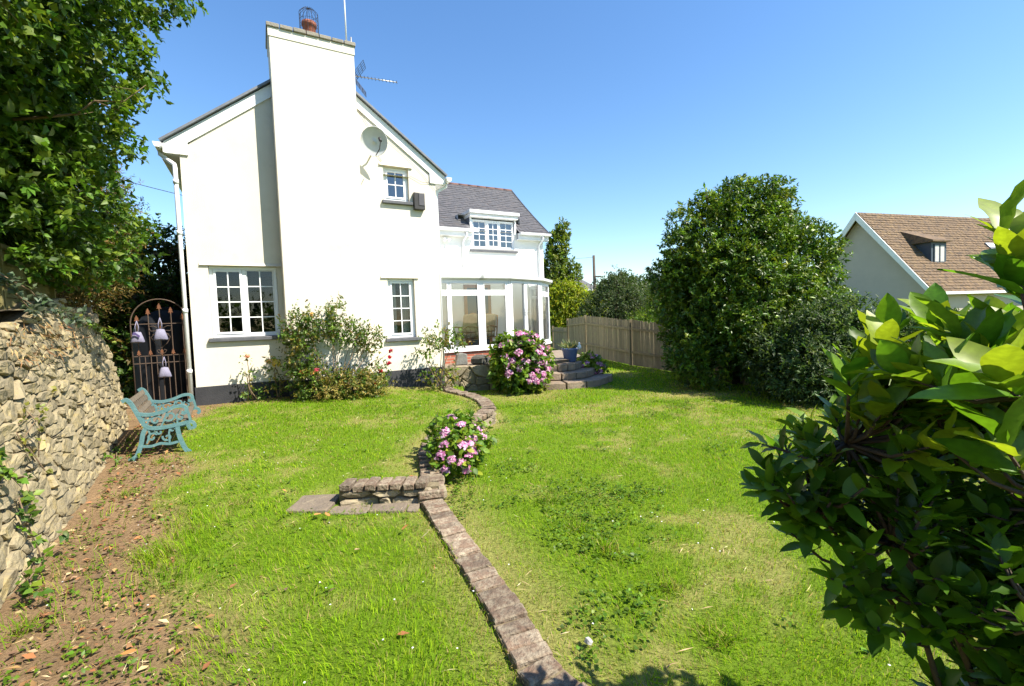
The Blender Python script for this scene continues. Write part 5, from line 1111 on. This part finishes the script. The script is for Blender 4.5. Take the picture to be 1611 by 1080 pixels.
hydrangea('small_hydrangea', 'small pink hydrangea growing against the brick edged upper lawn', (-.62, 5.05, -.02), [((-.66, 5.1, .33), (.24, .32, .20)), ((-.52, 5.25, .30), (.20, .26, .18)), ((-.66, 4.85, .20), (.20, .22, .2)), ((-.78, 5.25, .36), (.16, .22, .16))], 200, .082, 17, .05, 112, single=300)
hydrangea('dwarf_hydrangea', 'little pale pink hydrangea to the right of the blue pot', (2.05, 12.3, 0), [((2.05, 12.3, .35), (.32, .3, .28)), ((2.25, 12.25, .25), (.22, .22, .2))], 130, .10, 12, .06, 113, gcols=[(.16, .22, .02), (.12, .19, .018)])
def rose(name, label, base, lobes, n, leafL, seed, canes, blooms=(), r=.05, gcols=None, cat='rose'):
    R = rng(seed); t = wempty(name, base, label, cat); gcols = gcols or [(.09, .165, .018), (.13, .20, .025), (.07, .13, .015), (.20, .17, .035)]
    P, O = crown_points(R, lobes, n, .45, 1.08, base[2]+.02, .2); foliage('foliage', t, [sprigs(R, P, O, 6, .13, leafL, leafL*.58, gcols, .15, 1.0)], leaf_m)
    mb = MB(); b = Vector(base)
    for c in canes:
        c = Vector(c); m = b.lerp(c, .5)+Vector(R.normal(0, .06, 3)); s0 = b+Vector((R.normal(0, .06), R.normal(0, .04), 0)); mb.tube([s0, s0.lerp(m, .5), m, m.lerp(c, .55)+Vector((0, 0, .05)), c], [.011, .009, .008, .006, .003], 5)
    mb.build('canes', twig_m, t, True)
    for k, (p, col, s) in enumerate(blooms): 
        me = flower_mesh('bloom', seed*11+k, r*s, [col], 40, petal_m, .9, True); o = bpy.data.objects.new('bloom', me); link(o, t); o.location = Vector(p)-Vector(base); o.rotation_euler = (R.uniform(-.5, .8), R.uniform(-.5, .5), R.uniform(0, 6))
    return t
def hp(s, q, z): x, y = hw(s, -q); return (x, y, z)   # point q metres in front of the gable
RED = (.45, .012, .03)
rose('climbing_rose', 'sprawling climbing rose with red blooms against the chimney breast', hp(2.3, .85, .28),
     [(hp(1.72, .75, 1.62), (.30, .18, .38)), (hp(2.1, .75, 1.70), (.40, .18, .24)), (hp(2.6, .75, 1.52), (.42, .18, .22)), (hp(3.0, .75, 1.36), (.25, .16, .25)), (hp(1.75, .72, 1.1), (.28, .18, .35)), (hp(1.85, .75, .62), (.36, .2, .35)), (hp(2.5, .8, .52), (.62, .2, .30)), (hp(3.1, .72, .55), (.25, .18, .35)), (hp(2.4, .72, 1.95), (.12, .1, .28))], 1750, .06, 121,
     [hp(1.5, .7, 1.9), hp(1.8, .7, 2.0), hp(2.2, .7, 1.95), hp(2.48, .7, 2.35), hp(2.9, .7, 1.75), hp(3.35, .68, 1.55), hp(3.3, .7, 1.0), hp(1.6, .7, 1.3), hp(2.6, .7, 1.2), hp(3.15, .6, 1.5), hp(2.7, .6, 1.85), hp(2.1, .7, 1.2), hp(3.45, .6, 1.10), hp(3.40, .62, .86)],
     [(hp(3.45, .6, 1.10), RED, 1), (hp(3.42, .62, .98), RED, .9), (hp(3.40, .62, .85), RED, 1.1), (hp(3.22, .66, .70), RED, 1), (hp(3.12, .7, .45), RED, 1.25), (hp(1.98, .9, .85), (.6, .12, .16), 1), (hp(1.9, .9, .80), (.7, .35, .12), .9), (hp(1.72, .85, .83), (.65, .30, .10), .9), (hp(1.95, .9, 1.9), (.6, .4, .12), .8)])
# dry undergrowth at its foot
R = rng(123); t = wempty('dry_undergrowth', hp(2.45, .95, .27), 'yellowing tangled undergrowth at the foot of the climbing rose', 'undergrowth')
P, O = crown_points(R, [(hp(2.2, .95, .45), (.32, .18, .32)), (hp(2.7, .95, .42), (.4, .18, .28)), (hp(3.05, .9, .4), (.25, .15, .3))], 420, .3, 1.05, .25, .2); foliage('stems', t, [sprigs(R, P, O, 6, .14, .06, .018, [(.22, .20, .035), (.15, .15, .03), (.28, .22, .06)], .6, .7)], leaf_m)
rose('yellow_rose', 'pale yellow rose bush with one full bloom near the plinth', hp(1.28, .30, .33), [(hp(1.28, .3, .92), (.13, .12, .2)), (hp(1.3, .3, .62), (.14, .12, .2)), (hp(1.25, .3, .42), (.18, .14, .12))], 60, .06, 124, [hp(1.22, .3, 1.05), hp(1.34, .3, 1.08), hp(1.3, .3, .8)], [(hp(1.33, .36, 1.0), (.75, .58, .12), 1.7), (hp(1.20, .34, 1.04), (.7, .45, .2), 1)])
rose('thin_rose', 'thin spindly rose with a peach bud, left of the yellow rose', hp(.88, .30, .34), [(hp(.88, .3, .95), (.12, .1, .18)), (hp(.9, .3, .62), (.09, .1, .18)), (hp(.88, .3, .42), (.15, .12, .1))], 42, .055, 125, [hp(.84, .3, 1.15), hp(.95, .3, 1.0), hp(.8, .3, .9)], [(hp(.86, .33, 1.16), (.7, .35, .2), .9)])
rose('corner_shrub_rose', 'leafy shrub rose with arching stems by the cottage corner', hp(4.45, .62, .2), [(hp(4.55, .65, 1.35), (.36, .22, .22)), (hp(4.85, .65, 1.22), (.25, .2, .22)), (hp(4.25, .62, 1.12), (.25, .2, .2)), (hp(4.35, .6, .45), (.2, .15, .2)), (hp(4.75, .6, .42), (.16, .15, .25))], 250, .07, 126, [hp(4.3, .65, 1.4), hp(4.6, .65, 1.55), hp(4.9, .65, 1.4), hp(4.1, .62, 1.1), hp(5.05, .65, 1.2), hp(4.6, .6, 1.2)], [(hp(4.5, .75, 1.45), (.75, .7, .5), .8), (hp(4.95, .7, 1.3), (.75, .7, .55), .7)])
# blue pot
t = empty('blue_pot', (1.52, 12.05, .505), 0, 'glazed blue plant pot of grasses standing on the terrace edge', 'plant pot')
MB().lathe([(0, 0), (.14, 0), (.155, .02), (.20, .28), (.215, .30), (.225, .335), (.22, .36), (.20, .355), (.19, .30)], 28).build('pot', pot_m, t, True); MB().lathe([(0, .325), (.195, .325)], 24).build('soil', soilpot_m, t)
R = rng(131); n = 160; b = np.stack([R.normal(0, .09, n), R.normal(0, .09, n), np.full(n, .32)], 1); D = R.normal(0, .5, (n, 3)); D[:, 2] = np.abs(D[:, 2])*.6+.45
v, f, c = leaf_mesh(b, D, unit(R, n)+np.array([0, 0, .5]), R.uniform(.12, .34, n), R.uniform(.02, .04, n), palette(R, n, [(.10, .14, .06), (.14, .18, .09), (.30, .27, .12)]), .1, .3); me = npmesh('plant', v, [f], c); me.materials.append(leaf_m); link(bpy.data.objects.new('plant', me), t)
t = empty('plaster_bird', (1.76, 12.0, .86), .6, 'small pale bird ornament on the rim of the blue pot', 'ornament')
MB().lathe([(0, -.05), (.05, -.03), (.06, .02), (.045, .07), (.028, .09), (.032, .12), (.02, .145), (0, .15)], 14).build('body', fascia_m, t, True); MB().tube([(.03, 0, .12), (.065, 0, .115)], [.012, .002], 6).build('beak', cane_m, t); MB().tube([(-.04, 0, .0), (-.12, 0, -.01)], [.03, .008], 6).build('tail', fascia_m, t)
t = empty('stone_block', (-1.28, 11.35, .59), .3, 'upright grey stone block in front of the red brick wall', 'stone')
MB().prism([(-.15, -.08, 0), (.15, -.08, 0), (.14, -.08, .26), (.02, -.08, .30), (-.12, -.08, .27)], (0, .16, 0)).build('block', surf('grey_slab', (.20, .20, .18), (.13, .13, .12), 10, .9, .5, 30), t, bevel=.02)
t = empty('garden_rock', (-.78, 11.3, .58), .9, 'dark mossy rock on the terrace wall left of the large hydrangea', 'rock')
R = rng(133); v, f = stone_piece(R, [(-.22, 0), (.22, 0), (.26, .16), (.05, .27), (-.2, .2)], .1, .16, .01, .16); MB().add([(a, -b_, c) for a, b_, c in v], f).build('stone', surf('dark_rock', (.09, .085, .07), (.05, .05, .045), 10, .95, .7, 25), t)
t = empty('white_stone', (.33, 2.22, float(gz(.33, 2.22))), .5, 'small whitish stone in the grass right of the brick edging', 'stone')
v, f = stone_piece(R, [(-.022, 0), (.022, 0), (.025, .02), (.0, .036), (-.02, .025)], .1, .014, .002, .014); MB().add([(a, -b_, c+.03) for a, b_, c in v], f).build('stone', surf('pale_stone', (.36, .35, .33), (.27, .26, .25), 20, .9, .3, 60), t)
# creepers on the rubble wall
def creeper(label, pts, n, seed, leafL=.06, cols=None, name='wall_creeper'):
    R = rng(seed); t = wempty(name, pts[0], label, 'creeper'); mb = MB(); P = []
    for k in range(3):
        q = [Vector(p)+Vector(R.normal(0, .07, 3)) for p in pts]; mb.tube(q, [.006]*(len(q)-1)+[.002], 4)
        for a, b in zip(q[:-1], q[1:]): P += [a.lerp(b, s) for s in R.random(n//6+1)]
    mb.build('stem', twig_m, t, True); P = np.array([tuple(p) for p in P]); O = np.tile([[.8, -.5, .2]], (len(P), 1)); foliage('foliage', t, [sprigs(R, P+O*.03, O, 3, .06, leafL, leafL*.75, cols or G_HAZ, .1, .9)], leaf_m)
def wp(u, z, o=.06): return RWP(u, o, z)
creeper('green creeper trailing down the nearest part of the rubble wall', [wp(3.35, 1.75), wp(3.3, 1.35), wp(3.4, .95), wp(3.6, .75)], 22, 141, .07)
creeper('grey leaved creeper hanging over the shaded top of the rubble wall', [(-4.55, 4.1, 2.35), (-4.45, 4.2, 2.1), (-4.5, 4.5, 1.9), (-4.55, 4.9, 1.8)], 60, 142, .06, [(.06, .09, .05), (.09, .12, .075)])
creeper('yellowish creeper sprig halfway up the rubble wall', [wp(4.1, .7), wp(4.2, 1.0), wp(4.45, 1.2)], 12, 143, .045, [(.20, .20, .03), (.14, .16, .03)])
creeper('bright green sprig rooted low in the rubble wall', [wp(3.75, .30), wp(3.75, .45), wp(3.85, .6)], 12, 144, .06)
creeper('ivy along the far end of the rubble wall top', [(-5.2, 5.2, 1.85), (-5.55, 5.8, 1.86), (-5.9, 6.4, 1.8), (-6.1, 6.9, 1.6)], 60, 145, .05, [(.10, .17, .015), (.16, .20, .03)])
creeper('low weeds at the base of the rubble wall by the bench', [(-4.6, 5.25, .2), (-4.9, 5.6, .22), (-5.15, 6.0, .25)], 18, 146, .05)
creeper('bramble sprig at the base of the nearest wall stones', [(-3.0, 2.75, .05), (-3.25, 3.05, .12), (-3.45, 3.4, .1)], 16, 147, .06)
R = rng(149); n = 160; zz = [wp(u, 1.70+R.uniform(-.25, .1), .08) for u in R.uniform(4.3, 6.6, n)]; P = np.array(zz); D = np.stack([R.uniform(.2, .9, n), R.uniform(-.8, .2, n), R.uniform(-1, .1, n)], 1)
v, f, c = leaf_mesh(P, D, unit(R, n), R.uniform(.05, .13, n), R.uniform(.006, .02, n), palette(R, n, [(.30, .20, .09), (.22, .13, .06), (.38, .28, .14)]), .1, .3); me = npmesh('dead_stalks', v, [f], c); me.materials.append(litter_m); setp(link(bpy.data.objects.new('dead_stalks', me)), 'dry brown stalks and dead leaves on top of the rubble wall', 'dead plants', None, 'stuff')

# ------------------------------------------------------------------ large leaved shrub near the camera
mg = wempty('magnolia_shrub', (1.82, 1.36, -.02), 'large leaved dark green shrub close to the camera on the right', 'shrub')
R = rng(151)
ML = [((1.60, 1.58, 1.02), (.80, .36, .32), 400, .088), ((1.80, 1.5, .68), (.60, .34, .28), 260, .09), ((2.05, 1.45, .42), (.60, .34, .34), 260, .095), ((1.50, 1.3, 1.30), (.50, .34, .18), 110, .10), ((2.1, 1.4, 1.25), (.6, .4, .25), 60, .11), ((1.02, .92, 1.46), (.20, .15, .12), 6, .15), ((1.22, 1.0, 1.50), (.28, .2, .16), 10, .145), ((1.12, 1.55, 1.08), (.38, .26, .24), 150, .08), ((1.45, 1.45, .80), (.45, .32, .28), 170, .085), ((.98, 1.12, 1.46), (.20, .16, .16), 12, .12), ((1.28, 1.25, 1.46), (.30, .22, .16), 26, .115)]
ML = [((c[0]*.88, c[1]*.88, 1.65+(c[2]-1.65)*.88), tuple(q*.88 for q in r), n, l*.9) if c[2] < 1.4 else (c, r, n, l) for (c, r, n, l) in ML]
ML += [((1.66, 1.33, .40), (.46, .26, .24), 190, .085), ((1.07, .93, 1.75), (.07, .08, .10), 5, .13), ((1.10, 1.25, 1.50), (.18, .15, .16), 44, .105), ((1.0, 1.08, 1.50), (.20, .15, .10), 18, .115), ((1.22, 1.1, 1.50), (.25, .2, .12), 20, .12)]
stems = MB(); base = Vector((1.82, 1.36, -.05)); LV = []
mains = []
for tgt in [(1.05, 1.6, .95), (1.1, 1.5, 1.2), (1.45, 1.5, 1.2), (1.7, 1.8, 1.25), (1.2, 1.0, 1.45), (2.05, 1.4, 1.3), (2.35, 1.65, .8), (1.45, 1.7, .65), (1.5, 1.2, 1.35)]:
    tg = Vector((tgt[0]*.88, tgt[1]*.88, 1.65+(tgt[2]-1.65)*.88)); pts = [base.lerp(tg, k/6)+Vector(R.normal(0, .03, 3))*(0 < k < 6)+Vector((0, 0, -.12*math.sin(k/6*math.pi)*(1 if tg.x < 1.4 else .4))) for k in range(7)]; mains += pts[2:]; stems.tube(pts, [.016*(1-.12*k) for k in range(7)], 6)
for (c, r, n, ll) in ML:
    for _ in range(int(n*.42)+1):
        u = unit(R, 1)[0]*R.uniform(.35, 1.0); tip = Vector((c[0]+u[0]*r[0], c[1]+u[1]*r[1], c[2]+u[2]*r[2]))
        near = min(mains, key=lambda m: (m-tip).length+max(0, m.z-tip.z)*1.5); md = near.lerp(tip, .6)+Vector((0, 0, -.03)); stems.tube([near, near.lerp(md, .5), md, tip], [.008, .006, .005, .003], 5)
        ax = (tip-md).normalized(); m = int(R.integers(6, 10)); a0 = R.uniform(0, 6.28)
        for k in range(m):
            s = k/(m-1) if m > 1 else 1; p = md.lerp(tip, .15+.85*s); a = a0+k*2.4; sd = ax.orthogonal().normalized(); sd = (Matrix.Rotation(a, 3, ax) @ sd)
            d = ax*(.35+.7*s)+sd*(1.05-.45*s)+Vector((0, 0, .22 if tip.z < 1.3 else .7)); nn_ = Vector((0, 0, 1))-sd*.3*(1-s)+ax*.35+Vector(R.normal(0, .22, 3)); LV.append((p, d, nn_, ll*R.uniform(.7, 1.2), s))
stems.build('branches', twigdark_m, mg, True)
LC = [((.06, .145, .010), .12), ((.08, .175, .012), .2), ((.11, .21, .013), .08), ((.14, .23, .016), .22), ((.20, .26, .018), .15)]
tm = [leaf_template('leaf', 1, .44+.03*(k % 3), c, leafbig_m, cu*1.4, .24, 7, .02, 160+k) for k, (c, cu) in enumerate(LC)]
sz = []
for (p, d, nn_, l, s) in LV:
    vis = p.y > .25 and -.2 < p.x/p.y < 1.22 and -.85 < (p.z-1.65)/p.y < .75; sz.append(l/p.y if vis else 0)
od = np.argsort(-np.array(sz)); rest = MB(); rv, rf_, rc = [], [], []
vt = [(np.array([v.co for v in m.vertices]), [tuple(p.vertices) for p in m.polygons]) for m in tm]
restparts = []
for k, i in enumerate(od):
    p, d, nn_, l, s = LV[i]; young = (p.z > 1.22) and R.random() < .65; ti = int(R.integers(3, 5)) if young else int(R.integers(0, 3))
    if k < 300: place_leaf('leaf', tm[ti], mg, p, d, nn_, l)
    else: restparts.append((p, d, nn_, l, ti))
gv, gf, gcl = [[] for _ in range(3)]; off = 0
for (p, d, nn_, l, ti) in restparts:
    D = Vector(d).normalized(); S = D.cross(Vector(nn_)); S = S.normalized() if S.length > 1e-5 else D.orthogonal().normalized(); U = S.cross(D)
    v0, f0 = vt[ti]; M3 = np.array([S, D, U])*l; gv.append(v0 @ M3+np.array(p)); q4 = np.array([f for f in f0 if len(f) == 4]); gf.append(q4+off); gcl.append(np.tile(np.array(LC[ti][0])*R.uniform(.65, 1.4), (len(v0), 1))); off += len(v0)
me = npmesh('leaves', np.concatenate(gv), [np.concatenate(gf)], np.concatenate(gcl), True); me.materials.append(leafbig_m); ob = link(bpy.data.objects.new('leaves', me), mg); ob['kind'] = 'stuff'
print('magnolia leaves', len(LV))

# ------------------------------------------------------------------ grass, litter, weeds (uncountable)
R = rng(200)
def allowed(x, y):
    s, q = hl(x, y); ok = (x > wall_x(y)+.12) | (y > 7.2)
    ok &= ~((s > -1.2) & (s < 4.85) & (q > -.06)); ok &= ~((s >= 4.8) & (q > .6) & (s < 10.5))
    ok &= ~((x > -2.0) & (x < 1.0) & (y > 10.95) & (y < 16)); ok &= ~((np.hypot(x-.98, y-12.25) < 1.65))
    fx = np.interp(y, FE[:, 1], FE[:, 0]); ok &= ~((np.abs(x-fx) < .065+.05*vnoise(x, y, 9, 77)) & (y < 4.3)); ok &= ~((np.abs(x-edge_x(y)-.01) < .10+.05*vnoise(x, y, 9, 78)) & (y > 4.15) & (y < 10.2))
    ok &= ~((x > -1.72) & (x < -.7) & (y > 4.03) & (y < 4.37)); ok &= ~((x > -2.08) & (x < -1.72) & (y > 4.05) & (y < 4.40))
    return ok
def blades(n, ymin, ymax, pw, seed):
    R = rng(seed); t = R.random(n); a = 1-pw+1
    y = (ymin**a+(ymax**a-ymin**a)*t)**(1/a); x = R.uniform(-1, 1, n)*(1.18*y+1.2)
    return x, y
N = 470000
x, y = blades(N, 1.25, 24, 1.55, 201)
k = allowed(x, y); x, y = x[k], y[k]; sm_ = soilmask(x, y)*np.where((x < 0) & (y < 8), 1, 0); dm_ = drymask(x, y)
keep = R.random(len(x)) > np.maximum(sm_*.93, dm_*.35); x, y, sm_, dm_ = x[keep], y[keep], sm_[keep], dm_[keep]; n = len(x)
tall = fnoise(x, y, .7, 21); nearleft = np.where((x < np.interp(y, FE[:, 1], FE[:, 0])) & (y < 4.2), 1, 0)
h = (.022+.026*tall+nearleft*(.008+.062*sstep(.47, .72, tall)))*R.uniform(.55, 1.35, n)*(1-.4*dm_); h *= 1+.02*y
wd = (.0030+.0016*R.random(n))*np.maximum(1, y/3.2)
th = R.uniform(0, 2*math.pi, n); lean = R.uniform(.1, .9, n); wnd = fnoise(x, y, 2.2, 23)*6.28*1.5
dx = np.cos(th)*lean*h+np.cos(wnd)*h*.35; dy = np.sin(th)*lean*h+np.sin(wnd)*h*.35
ph = th+math.pi/2; sx, sy = np.cos(ph)*wd/2, np.sin(ph)*wd/2; z = gz(x, y)-.005
V = np.stack([np.stack([x-sx, y-sy, z], 1), np.stack([x+sx, y+sy, z], 1), np.stack([x+dx*.35+sx*.8, y+dy*.35+sy*.8, z+h*.6], 1), np.stack([x+dx*.35-sx*.8, y+dy*.35-sy*.8, z+h*.6], 1), np.stack([x+dx, y+dy, z+h*np.sqrt(np.maximum(.15, 1-lean**2*.5))], 1)], 1).reshape(-1, 3)
o = np.arange(n)*5; gcol = np.array([(.15, .278, .008), (.195, .315, .011), (.115, .225, .008), (.25, .33, .018)])[R.integers(0, 4, n)]
big = fnoise(x, y, .45, 31)[:, None]; gcol = gcol*(.9+.35*big)+np.array([.03, .02, .0])*(big-.5)
dry = (R.random(n) < .10+.55*dm_)[:, None]; gcol = np.where(dry, np.array([.34, .27, .11])*R.uniform(.6, 1.2, (n, 1)), gcol); gcol *= R.uniform(.8, 1.2, (n, 1))
me = npmesh('grass', V, [np.stack([o, o+1, o+2, o+3], 1), np.stack([o+3, o+2, o+4], 1)], np.repeat(np.clip(gcol, .005, .8), 5, 0)); me.materials.append(grass_m)
setp(link(bpy.data.objects.new('grass', me)), 'mown sunlit grass with dry patches covering the lawns', 'grass', None, 'stuff')
print('blades', n)
# broad leaved weeds and clover
n = 26000; x = R.uniform(-6, 6, n); y = 1.3+7.5*R.random(n)**1.4; fx = np.interp(y, FE[:, 1], FE[:, 0])
wgt = sstep(.5, .62, fnoise(x, y, 1.5, 41))*np.where((x > fx) & (x < 1.2+.25*y), 1.0, .16)+np.where((x < 0) & (y < 7), soilmask(x, y)*.2, 0); k = allowed(x, y) & (R.random(n) < wgt); x, y = x[k], y[k]; n = len(x)
rep = 4; xx = np.repeat(x, rep)+R.normal(0, .02, n*rep); yy = np.repeat(y, rep)+R.normal(0, .02, n*rep); b = np.stack([xx, yy, gz(xx, yy)+R.uniform(.01, .045, n*rep)], 1); D = unit(R, n*rep); D[:, 2] = np.abs(D[:, 2])*.35
v, f, c = leaf_mesh(b, D, R.normal(0, .3, (n*rep, 3))+np.array([0, 0, 1]), R.uniform(.018, .042, n*rep), R.uniform(.014, .03, n*rep), palette(R, n*rep, [(.12, .22, .014), (.09, .17, .012), (.16, .25, .018)]), .1, .2); me = npmesh('weeds', v, [f], c); me.materials.append(leaf_m)
setp(link(bpy.data.objects.new('lawn_weeds', me)), 'clover and low broad leaved weeds growing through the lawn', 'weeds', None, 'stuff')
# long tufts
tp_ = [(.62, 3.15, .16), (.45, 3.55, .13), (.9, 2.7, .12), (-2.75, 3.3, .14), (-2.85, 2.55, .10), (.25, 4.1, .12), (-2.3, 1.9, .10), (-2.6, 4.2, .1), (1.0, 2.25, .12), (.55, 1.9, .12), (-3.9, 4.5, .1), (-4.15, 5.3, .12), (-1.42, 4.12, .06), (-4.8, 7.7, .12)]
vs, fs, cs = [], [], []; o = 0
for (a, b_, hh) in tp_:
    hh *= .75; n = 80; b = np.stack([R.normal(a, .05, n), R.normal(b_, .05, n), np.full(n, float(gz(a, b_)))], 1); D = R.normal(0, .5, (n, 3)); D[:, 2] = np.abs(D[:, 2])*.5+.55
    v, f, c = leaf_mesh(b, D, unit(R, n), R.uniform(.5, 1.3, n)*hh, np.full(n, .006), palette(R, n, [(.16, .29, .012), (.20, .32, .015), (.32, .29, .10)]), .05, .35); vs.append(v); fs.append(f+o); cs.append(c); o += len(v)
me = npmesh('tufts', np.concatenate(vs), [np.concatenate(fs)], np.concatenate(cs)); me.materials.append(grass_m); setp(link(bpy.data.objects.new('grass_tufts', me)), 'longer grass tufts left by the mower', 'grass tufts', None, 'stuff')
# daisies, fallen leaves and straw
n = 420; x = R.uniform(-5, 4, n); y = R.uniform(2.0, 8.5, n); k = allowed(x, y) & (R.random(n) < .2+.8*sstep(.5, .65, fnoise(x, y, .6, 51))); x, y = x[k], y[k]; n = len(x); b = np.stack([x, y, gz(x, y)+.045], 1)
D = unit(R, n); D[:, 2] *= .2; v, f, c = leaf_mesh(b-D*.008, D, np.tile([[0, -.2, 1.]], (n, 1)), np.full(n, .013), np.full(n, .012), np.full((n, 3), .7), .0, .0); me = npmesh('daisies', v, [f], c); me.materials.append(petal_m); setp(link(bpy.data.objects.new('daisies', me)), 'tiny white daisies dotted over the lawns', 'daisies', None, 'stuff')
n = 19000; x = R.uniform(-6, -.5, n); y = 1.2+6.5*R.random(n); k = allowed(x, y) & (R.random(n) < soilmask(x, y)*.95+.012); x, y = x[k], y[k]; n = len(x); b = np.stack([x, y, gz(x, y)+R.uniform(.004, .03, n)], 1); D = unit(R, n); D[:, 2] *= .25
L = .02+.055*R.random(n)**2; W_ = np.where(R.random(n) < .45, L*.5, .006); v, f, c = leaf_mesh(b, D, R.normal(0, .35, (n, 3))+np.array([0, 0, 1]), L, W_, palette(R, n, [(.26, .15, .065), (.20, .11, .05), (.34, .25, .13), (.28, .12, .05), (.15, .10, .06)], .2), .25, -.1); me = npmesh('leaf_litter', v, [f], c); me.materials.append(litter_m)
setp(link(bpy.data.objects.new('leaf_litter', me)), 'brown fallen leaves and twigs on the bare strip by the rubble wall', 'leaf litter', None, 'stuff')
n = 14000; x = R.uniform(-5, 5, n); y = 1.3+9*R.random(n)**1.5; k = allowed(x, y) & (R.random(n) < drymask(x, y)*.8); x, y = x[k], y[k]; n = len(x); b = np.stack([x, y, gz(x, y)+R.uniform(.004, .03, n)], 1); D = unit(R, n); D[:, 2] = D[:, 2]*.25+.08
v, f, c = leaf_mesh(b, D, unit(R, n)+np.array([0, 0, 1]), R.uniform(.03, .10, n), R.uniform(.003, .006, n), palette(R, n, [(.42, .33, .16), (.34, .25, .11), (.50, .42, .24)]), .05, .1); me = npmesh('straw', v, [f], c); me.materials.append(litter_m); setp(link(bpy.data.objects.new('dry_straw', me)), 'dry straw coloured clippings on the thin parts of the lawn', 'straw', None, 'stuff')
R = rng(231); tml = leaf_template('fallen_leaf', .07, .045, (.42, .20, .06), litter_m, -.2, .3, 4, .02, 5)
for i, (a, b_, lab) in enumerate([(-1.62, 3.85, 'yellow fallen leaf on the grass below the flagstones'), (-1.72, 3.92, 'tan fallen leaf beside the yellow one below the flagstones'), (-.92, 3.52, 'orange fallen leaf on the grass left of the brick edging'), (-2.05, 2.25, 'orange fallen leaf on the near lawn at lower left')]):
    o = bpy.data.objects.new('fallen_leaf', tml); link(o); o.location = (a, b_, float(gz(a, b_))+.05); o.rotation_euler = (R.uniform(-.4, .4), R.uniform(-.4, .4), R.uniform(0, 6)); setp(o, lab, 'leaf', 'fallen leaves on the near lawn')
